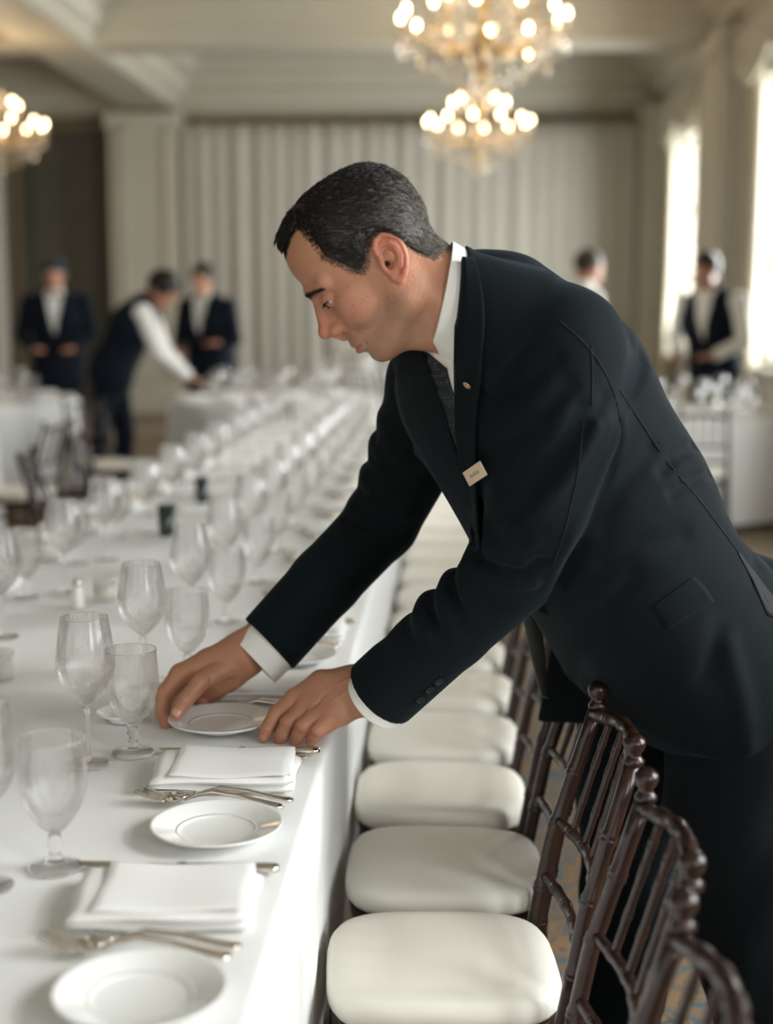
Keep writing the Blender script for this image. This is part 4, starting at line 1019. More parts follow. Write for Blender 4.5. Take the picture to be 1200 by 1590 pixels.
def face_raw(P):
    q = P.copy(); q[:, 1] = np.abs(q[:, 1])
    d = ell(q, (-2, 0, 62), (101, 75, 93))
    d = smin(d, ell(q, (-42, 0, 72), (60, 68, 66)), 18)
    d = smin(d, ell(q, (40, 0, 86), (71, 66, 66)), 22)
    d = smin(d, ell(q, (42, 0, 8), (66, 60, 72)), 22)
    d = smin(d, ell(q, (74, 0, -46), (43, 34, 38)), 14)
    d = smin(d, ell(q, (60, 34, -10), (36, 28, 36)), 16)                         # cheek
    d = smin(d, ell(q, (68, 42, 10), (24, 18, 16)), 12)                          # cheekbone
    d = smin(d, cone(q, (8, 50, -48), (74, 15, -78), 25, 22), 18)               # jaw
    d = smin(d, cone(q, (0, 44, 0), (10, 48, -50), 30, 26), 18)
    d = smin(d, ell(q, (84, 0, -83), (22, 22, 21)), 12)                          # chin
    d = smin(d, cone(q, (46, 0, -72), (-5, 0, -112), 36, 44), 24)               # under the jaw
    n = q.copy(); n[:, 1] *= 1.10
    d = smin(d, cone(n, (-22, 0, -28), (-58, 0, -150), 66, 76), 22)             # neck
    d = smin(d, cone(q, (-12, 55, -20), (-30, 50, -120), 14, 12), 22)            # neck muscle
    # brow, sockets
    d = smin(d, cone(q, (106, 6, 54), (84, 46, 52), 13, 12), 10)
    d = smax(d, -ell(q, (120, 32, 31), (18, 18, 10)), 11)
    d = smax(d, -ell(q, (119, 17, 29), (12, 8, 10)), 8)
    # nose
    d = smin(d, cone(q, (107, 0, 40), (127, 0, 0), 9.5, 10.5), 8)
    d = smin(d, cone(q, (98, 0, 40), (112, 0, -12), 13, 15), 7)
    d = smin(d, ell(q, (131.5, 0, -6), (13, 11.5, 11.5)), 6)
    d = smin(d, ell(q, (116, 12, -14), (13, 8, 9.5)), 7)
    d = smin(d, cone(q, (124, 0, -18), (118, 0, -30), 6, 6), 5)
    d = smax(d, -ell(q, (120, 7.2, -24), (7.5, 4, 6)), 2.5)
    d = smax(d, -cone(q, (106, 22, -6), (106, 22, -18), 0.5, 0.5), 5)
    # lips
    d = smin(d, ell(q, (104, 0, -49), (14.5, 23, 6.5)), 4)
    d = smin(d, ell(q, (103, 0, -62), (15.5, 20, 7.5)), 4)
    d = d+2.2*np.exp(-(cone(q, (121, 0, -55), (103, 25, -57), 0, 0)/2.0)**2)
    d = smax(d, -ell(q, (100, 26, -57), (3, 2.5, 2.5)), 4)
    d = smax(d, -ell(q, (116, 0, -75), (8, 26, 5)), 8)
    d = d+1.8*np.exp(-(cone(q, (105, 23, -18), (94, 34, -52), 0, 0)/3.5)**2)            # smile fold
    # eyes: ball, lids looking down
    d = smin(d, sph(q, (92, 31, 27), 13.4), 3)
    lid = np.maximum(sph(q, (91.8, 31, 27.5), 15.6), -(q[:, 2]-25.5-(q[:, 0]-100)*0.22))
    d = smin(d, lid, 1.6)
    low = np.maximum(sph(q, (91.5, 31, 27), 15.0), (q[:, 2]-21.5-(q[:, 0]-100)*0.22)); d = smin(d, low, 2)
    d = smin(d, cone(q, (96, 20, 11), (84, 42, 10), 3, 3), 7)                    # bag under the eye
    mk = (q[:, 1] > 52) & (np.abs(q[:, 0]+12) < 50) & (np.abs(q[:, 2]-8) < 62)
    if mk.any():
        d[mk] = smin(d[mk], ear_f(q[mk]), 4)
        d[mk] = smax(d[mk], -cone(q[mk], ear_pt(7, 4, 3), ear_pt(10, 4, -22), 4.6, 4), 1.5)
    return d
def hairmask(P):                # negative where hair grows
    f, l, u = P[:, 0], np.abs(P[:, 1]), P[:, 2]
    side = f-np.interp(u, [20, 27, 50, 77, 105, 130, 150], [33, 37, 48, 60, 56, 50, 60])
    low = np.interp(f, [-112, -59, -47, -42, -34, -24, -5, 8, 16, 36, 42], [-36, -30, -8, 14, 36, 48, 50, 42, 30, 24, 34])-u
    a = np.maximum(side, low)
    top = (126+17*np.exp(-((l-44)/17.0)**2)+np.maximum(0, l-55)*0.5)-u
    return np.minimum(a, np.maximum(top, f-130))
def hair_f(P):
    b = face_raw(P); m_ = hairmask(P)
    l = P[:, 1]; f = P[:, 0]; u = P[:, 2]
    edge = np.clip(-m_/22.0, 0, 1)
    th = 1.0+edge*(3.5+6.0*np.clip((u-60)/80, 0, 1))
    th = th+3.0*np.exp(-((f-100)**2+(u-140)**2)/500.0)*(np.abs(l) < 60)
    nz = 0.35*np.sin(f*0.42+1.3*np.sin(l*0.31)+u*0.13)*np.sin(l*0.5+0.3*np.sin(f*0.2))+0.25*np.sin(f*0.9+l*0.8+u*0.4)
    return smax(b-th-nz*edge, (m_+2.5)*0.8, 2.5)
HL, HHI = (-130, -98, -165), (160, 98, 190)
Vh, Qh = polygonise(face_raw, HL, HHI, 1.35, 2.8); Vh = relax(Vh, Qh, 1, 0.4)
Th = tone(len(Vh))
def blend(T, w_, c): w_ = np.clip(w_, 0, 1)[:, None]; return T*(1-w_)+np.array(c)*w_
f_, l_, u_ = Vh[:, 0], np.abs(Vh[:, 1]), Vh[:, 2]
Th = blend(Th, 0.55*np.exp(-((f_-135)**2+(u_+6)**2+l_**2)/500), (0.56, 0.17, 0.10))          # nose
Th = blend(Th, 0.8*np.clip((l_-74)/8, 0, 1)*(np.abs(f_+12) < 40)*(np.abs(u_-9) < 45), (0.60, 0.235, 0.16))   # ear
Th = blend(Th, 0.30*np.exp(-((f_-80)**2+(u_+5)**2)/900)*(l_ > 20), (0.58, 0.22, 0.14))
st = np.clip((15-u_-0.28*(f_-40)*0)/40, 0, 1)*np.clip((f_+5)/25, 0, 1)*np.clip((-22-u_)/14+0.0, 0, 1)*np.clip((u_+125)/20, 0, 1)
Th = blend(Th, 0.42*st, (0.235, 0.165, 0.125))                                              # stubble
Th = blend(Th, 0.8*np.exp(-((u_+55.5)/9)**2)*np.exp(-(l_/20)**4)*(f_ > 108), (0.47, 0.15, 0.12))   # lips
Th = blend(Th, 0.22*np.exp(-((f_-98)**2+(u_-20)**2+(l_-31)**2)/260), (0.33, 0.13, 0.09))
rm = random.Random(4)
for c_ in ((62, 52, 24), (50, 55, -8), (75, 48, -4), (40, 60, 45), (30, 55, -30)):
    Th = blend(Th, 0.7*np.exp(-((f_-c_[0])**2+(u_-c_[2])**2)/1.8)*(Vh[:, 1] > 20), (0.16, 0.07, 0.04))
def proj_head(pts, off):    # pts (f,u) from the near side, march along -l
    O = np.array([(a, 110, b) for a, b in pts], dtype=np.float32); D = np.tile(A_(0, -1, 0), (len(pts), 1))
    p, ok = march(lambda P: face_raw(P)-off, O, D, 0, 200, 0.7); return p, ok

# ---------------- hands
def hand(spec, lo, hi):
    def f(P):
        d = None
        for c, r, k, sq in spec['palm']:
            e = chain(P, c, r, 0.004, sq); d = e if d is None else smin(d, e, k)
        fg = None
        for c, r in spec['fingers']:
            e = chain(P, c, r, 0.0022)
            for j in range(1, len(c)-1): e = smin(e, sph(P, c[j], r[j]*1.0), 0.004)
            fg = e if fg is None else smin(fg, e, 0.0022)
        d = smin(d, fg, 0.008)
        for c, r in spec['fingers']:
            for j in (1, 2):
                ax = Vector(c[j+1])-Vector(c[j-1]); ax.normalize(); q = P-A_(*c[j]); t = q@A_(*ax); m_ = ln(q) < r[j]*1.5
                for o_ in (-0.0028, 0.0, 0.0028): d = d+m_*0.00055*np.exp(-((t-o_)/0.0008)**2)
        for a, b, amp, wd in spec['lines']: d = d+1.6*amp*np.exp(-(cone(P, a, b, 0, 0)/wd)**2)
        return d
    return polygonise(f, lo, hi, 0.00115)
P3 = lambda x, y, Y: tuple(at(x, y, Y))
near_spec = {
 'palm': [([P3(600, 1098, 2.335), P3(551, 1066, 2.365)], [0.034, 0.0335], 0.01, None),
          ([P3(551, 1064, 2.365), P3(500, 1064, 2.375), P3(458, 1084, 2.375)], [0.0315, 0.027, 0.0165], 0.02, None),
          ([P3(551, 1072, 2.362), P3(508, 1082, 2.36), P3(474, 1100, 2.355)], [0.030, 0.027, 0.0165], 0.02, None),
          ([P3(553, 1078, 2.355), P3(520, 1098, 2.345), P3(492, 1112, 2.335)], [0.028, 0.025, 0.0155], 0.02, None),
          ([P3(555, 1080, 2.35), P3(528, 1106, 2.335), P3(509, 1122, 2.322)], [0.026, 0.022, 0.0145], 0.02, None)],
 'fingers': [([P3(458, 1084, 2.375), P3(429, 1108, 2.360), P3(414, 1132, 2.345), P3(408, 1145, 2.340)], [0.0165, 0.0138, 0.0116, 0.0092]),
             ([P3(474, 1100, 2.355), P3(448, 1122, 2.342), P3(438, 1140, 2.337), P3(433, 1152, 2.345)], [0.0165, 0.0144, 0.0122, 0.0100]),
             ([P3(492, 1112, 2.335), P3(471, 1128, 2.324), P3(463, 1141, 2.325), P3(459, 1152, 2.335)], [0.0160, 0.0140, 0.0118, 0.0098]),
             ([P3(509, 1122, 2.322), P3(494, 1134, 2.312), P3(487, 1143, 2.316), P3(482, 1151, 2.325)], [0.0150, 0.0128, 0.0108, 0.0090]),
             ([P3(536, 1076, 2.41), P3(495, 1096, 2.43), P3(455, 1112, 2.43), P3(426, 1124, 2.415)], [0.020, 0.017, 0.0145, 0.012])],
 'lines': [(P3(560, 1048, 2.33), P3(500, 1068, 2.33), -0.0012, 0.004), (P3(500, 1068, 2.33), P3(462, 1092, 2.335), -0.001, 0.0035),
           (P3(552, 1066, 2.325), P3(492, 1100, 2.31), -0.0010, 0.0035), (P3(508, 1078, 2.335), P3(486, 1100, 2.33), 0.0012, 0.004)]}
far_spec = {
 'palm': [([P3(412, 985, 2.50), P3(377, 1013, 2.485)], [0.035, 0.034], 0.01, None),
          ([P3(377, 1012, 2.485), P3(325, 1030, 2.475), P3(280, 1046, 2.465)], [0.032, 0.028, 0.0175], 0.02, None),
          ([P3(377, 1014, 2.49), P3(330, 1040, 2.50), P3(290, 1058, 2.505)], [0.031, 0.027, 0.017], 0.02, None),
          ([P3(380, 1018, 2.49), P3(348, 1050, 2.51), P3(318, 1070, 2.53)], [0.030, 0.025, 0.0165], 0.02, None),
          ([P3(382, 1024, 2.49), P3(362, 1048, 2.50), P3(338, 1070, 2.525)], [0.028, 0.022, 0.0155], 0.02, None)],
 'fingers': [([P3(280, 1046, 2.465), P3(255, 1078, 2.450), P3(252, 1104, 2.437), P3(258, 1124, 2.425)], [0.0175, 0.0155, 0.0135, 0.0112]),
             ([P3(290, 1058, 2.505), P3(270, 1090, 2.505), P3(272, 1110, 2.490), P3(280, 1118, 2.480)], [0.0165, 0.0145, 0.0125, 0.011]),
             ([P3(318, 1070, 2.53), P3(298, 1092, 2.535), P3(298, 1106, 2.520), P3(304, 1110, 2.51)], [0.0155, 0.0138, 0.0122, 0.0105]),
             ([P3(338, 1070, 2.525), P3(320, 1086, 2.53), P3(311, 1100, 2.515), P3(309, 1107, 2.505)], [0.0145, 0.013, 0.0115, 0.0102]),
             ([P3(356, 1034, 2.465), P3(312, 1058, 2.430), P3(287, 1088, 2.405), P3(275, 1107, 2.395)], [0.0200, 0.0165, 0.0145, 0.0120])],
 'lines': [(P3(281, 1085, 2.37), P3(298, 1094, 2.38), 0.0012, 0.0016), (P3(283, 1081, 2.37), P3(301, 1089, 2.38), 0.0010, 0.0014),
           (P3(243, 1083, 2.42), P3(262, 1090, 2.42), 0.0010, 0.0016), (P3(330, 1048, 2.42), P3(318, 1080, 2.43), 0.0012, 0.0025)]}
def bbox(spec, m=0.05):
    a = np.array([p for c in spec['palm'] for p in c[0]]+[p for c in spec['fingers'] for p in c[0]]); return a.min(0)-m, a.max(0)+m
Vn, Qn = hand(near_spec, *bbox(near_spec)); Vf, Qf = hand(far_spec, *bbox(far_spec))
def hand_tone(V, spec, nm):
    T = tone(len(V), (0.45, 0.222, 0.135))
    for c, r in spec['fingers']:
        for j, p in enumerate(c[:-1]):
            if j in (0, 1): T = blend(T, 0.45*np.exp(-((V-np.array(p))**2).sum(1)/0.00022), (0.56, 0.20, 0.13))
        T = blend(T, 0.4*np.exp(-((V-np.array(c[-1]))**2).sum(1)/0.00025), (0.58, 0.24, 0.16))
    return T
# ---------------- shoulders and arms of the body, under the clothes
SHN, SHF = at(872, 570, 2.16), at(682, 560, 2.50)
ELN, ELF = at(796, 893, 2.235), at(592, 812, 2.585)
WRN, WRF = at(590, 1092, 2.34), at(404, 992, 2.495)
PEL = Vector((0.47, 2.56, 0.99))
def under(P):
    d = loft(P, [tuple(PEL), tuple(at(925, 778, 2.36)), tuple(at(800, 590, 2.32)), tuple(at(735, 480, 2.30))], [0.13, 0.13, 0.15, 0.07], [0.09, 0.09, 0.09, 0.06], (0.5, -0.866, 0), (-0.656, -0.377, -0.658))
    d = smin(d, chain(P, [tuple(SHN), tuple(ELN), tuple(WRN)], [0.045, 0.036, 0.03]), 0.03)
    d = smin(d, chain(P, [tuple(SHF), tuple(ELF), tuple(WRF)], [0.045, 0.036, 0.03]), 0.03)
    d = smin(d, chain(P, [(0.38, 2.66, 0.95), (0.36, 2.73, 0.52), (0.345, 2.77, 0.09)], [0.07, 0.05, 0.035]), 0.03)
    d = smin(d, chain(P, [(0.52, 2.50, 0.95), (0.53, 2.47, 0.52), (0.555, 2.49, 0.09)], [0.07, 0.05, 0.035]), 0.03)
    return d
Vu, Qu = polygonise(under, (-0.5, 1.95, 0.02), (0.75, 2.95, 1.65), 0.012)
allV = [h2w(Vh), Vn, Vf, Vu]; allQ = [Qh, Qn, Qf, Qu]; allT = [Th, hand_tone(Vn, near_spec, 1), hand_tone(Vf, far_spec, 1), tone(len(Vu))]
o_ = 0; qs = []
for V, Q in zip(allV, allQ): qs.append(Q+o_); o_ += len(V)
body_me = np_mesh('body', np.concatenate(allV), np.concatenate(qs)); set_tone(body_me, np.concatenate(allT))
body = to_man(link('body', body_me, M['skin']))
# nails
def nail(p, q, w_, l, lift, nrm_to, name='fingernail'):
    p, q = Vector(p), Vector(q); d = (q-p).normalized(); n = (Vector(nrm_to)-q); n = (n-d*n.dot(d)).normalized(); s = d.cross(n)
    def g(a, b):
        x = (a-0.5)*2; y = (b-0.5)*2; rr = 1-0.25*max(0, abs(y))**3
        return q+d*(y*l)+s*(x*w_*rr)+n*(lift-0.28*w_*x*x*1.1-0.0006*y*y)
    o = MB().grid(g, 8, 8).build(name, M['nail']); so = o.modifiers.new('t', 'SOLIDIFY'); so.thickness = 0.0008
    return to_man(o)
c = far_spec['fingers'][4][0]; tipv = Vector(c[3]); dv = (tipv-Vector(c[2])).normalized(); nail(c[2], tipv-dv*0.0005, 0.0082, 0.0078, 0.0118, (-0.45, 0.2, 1.75))

# ---------------- hair
Vk, Qk = polygonise(hair_f, HL, HHI, 1.7, 2.2)
hair = to_man(link('hair', np_mesh('hair', h2w(Vk), Qk), M['hair'])); hair['label'] = 'short dark hair, greying at the back and sides'
# individual short hairs over the mass
rng = np.random.default_rng(3)
ctr = Vk[Qk].mean(1); e1 = Vk[Qk[:, 1]]-Vk[Qk[:, 0]]; e2 = Vk[Qk[:, 2]]-Vk[Qk[:, 0]]; nn = np.cross(e1, e2); ar = ln(nn)+1e-9; nn = nn/ar[:, None]
hc = ctr-np.array((0, 0, 55)); sgn = np.sign((hc*nn).sum(1)); nn = nn*sgn[:, None]
pick = rng.choice(len(ctr), 26000, p=ar/ar.sum()); C0 = ctr[pick]+rng.normal(0, 0.7, (len(pick), 3)); N0 = nn[pick]
keep = (face_raw(C0.astype(np.float32)) > 0.2); C0, N0 = C0[keep], N0[keep]
ctr2 = Vh[Qh].mean(1); g1 = Vh[Qh[:, 1]]-Vh[Qh[:, 0]]; g2 = Vh[Qh[:, 2]]-Vh[Qh[:, 0]]; n2 = np.cross(g1, g2); a2 = ln(n2)+1e-9; n2 = n2/a2[:, None]; n2 *= np.sign(((ctr2-np.array((0, 0, 55)))*n2).sum(1))[:, None]
hmv = hairmask(ctr2); earm = (np.abs(ctr2[:, 1]) > 79) & (np.abs(ctr2[:, 0]+12) < 34)
w2 = a2*np.exp(-((hmv-0.5)/4.5)**2)*(hmv < 9)*(~earm); pk = rng.choice(len(ctr2), 7500, p=w2/w2.sum())
C0 = np.concatenate([C0, ctr2[pk]+rng.normal(0, 0.5, (len(pk), 3))]); N0 = np.concatenate([N0, n2[pk]])
fr_, ll_, uu_ = C0[:, 0], C0[:, 1], C0[:, 2]
front = np.clip((fr_-15)/40, 0, 1)*np.clip((uu_-95)/30, 0, 1)
D0 = np.stack([-0.85+1.25*front, 0.25*np.sign(ll_)*(1-front)+rng.normal(0, 0.18, len(fr_)), -0.55+0.0*front], 1)+rng.normal(0, 0.09, (len(fr_), 3))
D0[:, 2] -= 0.35*np.clip((60-uu_)/60, 0, 1)
D0 -= N0*(D0*N0).sum(1)[:, None]; D0 /= ln(D0)[:, None]
m0 = np.clip(-hairmask(C0)/18, 0.0, 1)
Ln = (3.4+9*m0+3*front)*rng.uniform(0.7, 1.2, len(fr_)); wd = rng.uniform(0.22, 0.42, len(fr_))
S0 = np.cross(D0, N0)
lift = (0.05+0.14*rng.random(len(fr_)))[:, None]
p0 = C0-N0*0.6; p1 = C0+D0*(Ln*0.5)[:, None]+N0*lift*(Ln*0.35)[:, None]; p2 = C0+D0*Ln[:, None]+N0*lift*(Ln*0.55)[:, None]
w0 = S0*wd[:, None]
VV = np.stack([p0-w0, p0+w0, p0+N0*0.5, p1-w0*.8, p1+w0*.8, p1+N0*0.5, p2], 1).reshape(-1, 3)
b7 = (np.arange(len(fr_))*7)[:, None]
quads = np.concatenate([b7+np.array([[0, 1, 4, 3]]), b7+np.array([[1, 2, 5, 4]]), b7+np.array([[2, 0, 3, 5]])]); tris = np.concatenate([b7+np.array([[3, 4, 6]]), b7+np.array([[4, 5, 6]]), b7+np.array([[5, 3, 6]])])
hm = bpy.data.meshes.new('hair_strands'); Vw = h2w(VV)
hm.from_pydata([tuple(v) for v in Vw.tolist()], [], [tuple(q) for q in quads.tolist()]+[tuple(q) for q in tris.tolist()])
hs = to_man(link('hair_strands', hm, M['hair'])); hm.materials.append(M['grey_hair']); hs['kind'] = 'stuff'
greyp = 0.02+0.42*np.clip((-fr_+25)/90, 0, 1)*np.clip((125-uu_)/60, 0, 1)+0.35*np.clip((52-uu_)/30, 0, 1)+0.2*np.clip((45-fr_*0-uu_*0.5)/40, 0, 1)*(fr_ > 10)
isg = (rng.random(len(fr_)) < greyp).astype(np.int32)
hm.polygons.foreach_set('material_index', np.concatenate([isg, isg, isg, isg, isg, isg])); hm.update()
# brows and lashes: fine hairs combed outwards
def brow(sd):
    mb = MB(); r = random.Random(6); seeds = []
    for k in range(1000):
        a = r.random(); b = max(-1.1, min(1.1, r.gauss(0, 0.5))); seeds.append((a, 9+41*a, 50.5+1.5*math.sin(a*3.1)-5.0*a+b*6.2*(1-0.55*a)))
    O = np.array([(160, sd*l, u) for a, l, u in seeds], dtype=np.float32)
    Pm, _ = march(lambda P: face_raw(P)+0.4, O, np.tile(A_(-1, 0, 0), (len(O), 1)), 0, 120, 0.7)
    for (a, l, u), p in zip(seeds, Pm.astype(float)):
        d = np.array((-0.55*a-0.05+r.gauss(0, .1), sd*0.9, 0.45-0.9*a+r.gauss(0, .25))); L_ = r.uniform(4.5, 8)
        tip = p+d*L_+np.array((1.4, 0, 0)); w_ = np.array((0, 0, 0.26))
        mb.add([tuple(p-w_), tuple(p+w_), tuple(p+np.array((0.3, 0, 0))), tuple(tip)], [(0, 1, 3), (1, 2, 3), (2, 0, 3)])
    V = h2w(np.array(mb.v)); mb.v = [tuple(v) for v in V]
    return to_man(mb.build('eyebrow', M['brow'], None, False))
brow(1); brow(-1)
def lashes(sd):
    mb = MB()
    def el(a, R): return np.array((91.8+R*math.cos(a)*0.99, sd*(31+R*math.sin(a)), 25.6+(R*math.cos(a)-8.2)*0.22))
    pts = [el(t, 15.7) for t in np.linspace(-0.95, 1.1, 14)]
    mb.tube([tuple(p) for p in pts], 0.75, 5)
    for t in np.linspace(-0.7, 1.1, 26):
        p = el(t, 15.6); q = el(t*1.05, 22); q[2] -= 5.0
        mb.tube([tuple(p), tuple((p+q)/2+np.array((0, 0, -1.2))), tuple(q)], [0.32, 0.25, 0.08], 4)
    mb.v = [tuple(v) for v in h2w(np.array(mb.v))]; return to_man(mb.build('eyelashes', M['lash']))
lashes(1); lashes(-1)
for sd in (1, -1):
    mb = MB().ellipsoid((92.3, sd*31.3, 26.5), (13.6, 13.6, 13.6), 20, 14); mb.v = [tuple(v) for v in h2w(np.array(mb.v))]
    to_man(mb.build('eye', M['eye']))
    mb = MB().ellipsoid((103.2, sd*31.3, 21.5), (3.6, 5.6, 5.2), 14, 8); mb.v = [tuple(v) for v in h2w(np.array(mb.v))]
    to_man(mb.build('iris', M['iris']))

# ---------------- jacket
LAT = (0.5, -0.866, 0.0); DEP = (-0.656, -0.377, -0.658)
cut_n = Vector(WRN-ELN).normalized(); cut_f = Vector(WRF-ELF).normalized()
CUTN, CUTF = at(594, 1079, 2.335), at(419, 1002, 2.50)
tup = lambda v: tuple(v)
GROOVES = []
def jacket_base(P):
    d = loft(P, [tup(at(738, 470, 2.30)), tup(at(752, 528, 2.31)), tup(at(815, 618, 2.33)), tup(at(915, 785, 2.38)), tup(at(1005, 932, 2.44)), tup(at(1060, 1020, 2.50))],
             [0.085, 0.165, 0.215, 0.215, 0.205, 0.21], [0.075, 0.135, 0.183, 0.180, 0.168, 0.165], LAT, DEP)
    # skirt hanging straight
    sk = loft(P, [tup(at(1072, 985, 2.52)), tup(at(1092, 1075, 2.54)), tup(at(1098, 1190, 2.55))], [0.18, 0.21, 0.225], [0.150, 0.165, 0.18], (0.93, -0.37, 0), (-0.37, -0.93, 0), 2.5)
    sk = smax(sk, slab(P, tup(at(1173, 1162, 2.4)), (-0.395, 0, -0.919)), 0.008)
    d = smin(d, sk, 0.09)
    # far front panel falling open in front of the body
    R1 = [[0.985, -0.10, -0.15], [0.10, 0.995, 0], [0.15, 0, 0.985]]
    pn = rbox(P, tup(at(893, 1100, 2.62)), (0.066, 0.012, 0.205), R1, 0.011)
    d = smin(d, pn, 0.03)
    # shoulders + sleeves
    shn = chain(P, [tup(at(790, 470, 2.26)), tup(at(868, 545, 2.165)), tup(at(866, 640, 2.150)), tup(at(840, 780, 2.17)), tup(ELN+Vector((0, 0, 0.01)))], [0.070, 0.098, 0.094, 0.080, 0.0685], 0.02)
    d = smin(d, shn, 0.028)
    d = smin(d, chain(P, [tup(at(796, 890, 2.235)), tup(at(700, 976, 2.285)), tup(at(560, 1104, 2.35))], [0.069, 0.0665, 0.0665], 0.01), 0.012)
    shf = chain(P, [tup(at(700, 500, 2.40)), tup(at(672, 590, 2.50)), tup(at(650, 690, 2.55)), tup(ELF)], [0.05, 0.078, 0.080, 0.068], 0.02)
    shf = smin(shf, chain(P, [tup(ELF), tup(at(505, 903, 2.54)), tup(at(380, 1042, 2.475))], [0.067, 0.0645, 0.0625], 0.01), 0.012)
    d = smin(d, shf, 0.022)
    # collar standing round the neck
    mk = ln(P-A_(*h2w((-50, 0, -120)))) < 0.22
    if mk.any():
        q = w2h(P[mk]).astype(np.float32); n = q.copy(); n[:, 1] *= 1.02
        ax = A_(-0.283, 0, -0.959); pa = n-A_(-22, 0, -28); t = pa@ax
        c = ln(pa-t[:, None]*ax)-(83+0.30*np.clip(t-70, 0, 200)); pl = q@A_(0.594, 0, 0.806)+(109+(q[:, 0]+114)*0.12)+3*np.clip(np.abs(q[:, 1])/60, 0, 1)
        c = smax(c, pl, 4); c = smax(c, q[:, 0]-12, 8); c = smax(c, t-190, 10)
        d[mk] = smin(d[mk], c*HS, 0.010)
    return d
UPL = tuple(_u-_r*0.6)      # towards the upper left of the sleeve
RINGS = [(tup(ELN), tup(CUTN), UPL, [(0.035, -0.009, 0.016, 0.5), (0.062, 0.009, 0.009, 0.5), (0.092, -0.008, 0.015, 0.4), (0.120, 0.007, 0.009, 0.4), (0.150, -0.006, 0.015, 0.3), (0.18, 0.004, 0.01, 0.3), (-0.01, 0.010, 0.010, 0.6), (0.25, 0.003, 0.02, 0.2)]),
         (tup(at(650, 690, 2.55)), tup(at(540, 860, 2.57)), UPL, [(0.0, -0.004, 0.014, 0.4), (0.025, 0.004, 0.009, 0.4), (0.05, -0.004, 0.014, 0.4), (0.078, 0.004, 0.009, 0.4), (0.10, -0.004, 0.014, 0.4), (0.128, 0.003, 0.009, 0.4), (0.16, -0.003, 0.016, 0.3)])]
def jacket_f(P):
    d = jacket_base(P)
    mk = np.abs(d) < 0.035
    if mk.any():
        Q = P[mk]; g = np.zeros(len(Q), dtype=np.float32)
        for pts, amp, wd in GROOVES: g += amp*1.9*np.exp(-(polyd(Q, pts)/wd)**2)
        for a, b, side, rows in RINGS:
            a, b = A_(*a), A_(*b); ax = b-a; L_ = float(np.sqrt((ax*ax).sum())); ax = ax/L_; q = Q-a; t = q@ax; r = q-t[:, None]*ax
            near_ = ln(r) < 0.13; sd = A_(*side); sd = sd-ax*(sd@ax); sd = sd/np.sqrt((sd*sd).sum()); wgt = np.clip(0.35+0.75*(r@sd)/(ln(r)+1e-6), 0, 1)*near_
            ang = (r@sd)
            for t0, amp, w_, sk in rows: g += amp*wgt*np.exp(-((t-t0-sk*(0.06-ang))/w_)**2)
        d = d.copy(); d[mk] += g
    cn = np.minimum(ln(P-A_(*CUTN)), 1); cf = ln(P-A_(*CUTF))
    d = np.where(cn < 0.16, smax(d, slab(P, tup(CUTN), tup(cut_n)), 0.003), d)
    d = np.where(cf < 0.15, smax(d, slab(P, tup(CUTF), tup(cut_f)), 0.003), d)
    return d
def groove(pix, amp, wd):
    S, ok = fproj(jacket_base, pix); S = S[ok]
    if len(S) < 2: return
    GROOVES.append(([tuple(p) for p in S], amp, wd))
# creases (+) and soft ridges (-)
groove([(738, 862), (775, 884), (812, 892), (838, 872)], 0.009, 0.008); groove([(748, 880), (790, 905), (828, 905)], -0.005, 0.010)
groove([(738, 842), (790, 858), (830, 840)], -0.004, 0.012)
groove([(722, 885), (760, 905), (800, 910)], -0.003, 0.010)
groove([(700, 870), (712, 890), (722, 915)], -0.006, 0.014); groove([(672, 905), (684, 925), (694, 950)], -0.005, 0.014); groove([(640, 935), (650, 955), (662, 980)], -0.0045, 0.014)
groove([(684, 890), (700, 912), (712, 935)], 0.004, 0.009); groove([(652, 922), (664, 942), (676, 965)], 0.004, 0.009)
groove([(965, 655), (930, 740), (890, 830), (850, 910)], -0.004, 0.014)
groove([(905, 640), (860, 720), (800, 790), (760, 820)], 0.006, 0.016); groove([(940, 620), (890, 690), (830, 740), (780, 760)], 0.0045, 0.014)
groove([(880, 600), (830, 660), (780, 690)], 0.0045, 0.015); groove([(860, 560), (810, 600), (770, 620)], 0.003, 0.014)
groove([(925, 660), (880, 740), (830, 800), (790, 830)], -0.004, 0.014)
groove([(958, 640), (975, 620), (992, 590), (1000, 560)], 0.006, 0.012)
groove([(965, 640), (962, 690), (940, 760), (905, 840), (865, 920), (840, 945)], 0.010, 0.010)
groove([(1080, 690), (1050, 705), (1030, 730)], 0.005, 0.011); groove([(1105, 735), (1070, 745), (1045, 765)], 0.004, 0.011)
groove([(1010, 700), (960, 760), (930, 810)], 0.003, 0.018); groove([(1060, 830), (1000, 850), (940, 880)], 0.003, 0.020)
groove([(1180, 880), (1120, 960), (1100, 1050)], 0.003, 0.022); groove([(980, 900), (930, 960), (890, 1060)], 0.003, 0.018)
groove([(1130, 1000), (1150, 1080), (1160, 1160)], -0.004, 0.02)
for y in (690, 738, 786): groove([(590-(y-690)*0.45, y), (625-(y-690)*0.4, y+14), (660-(y-690)*0.3, y+14)], -0.0035, 0.013)
for y in (714, 762, 806): groove([(590-(y-690)*0.45, y), (625-(y-690)*0.4, y+14), (655-(y-690)*0.3, y+14)], 0.003, 0.009)
jacket = to_man(sculpt(jacket_f, (-0.40, 1.95, 0.72), (0.80, 2.85, 1.62), 0.0034, 'jacket', M['suit'], it=2))
jacket['label'] = 'dark charcoal wool suit jacket'

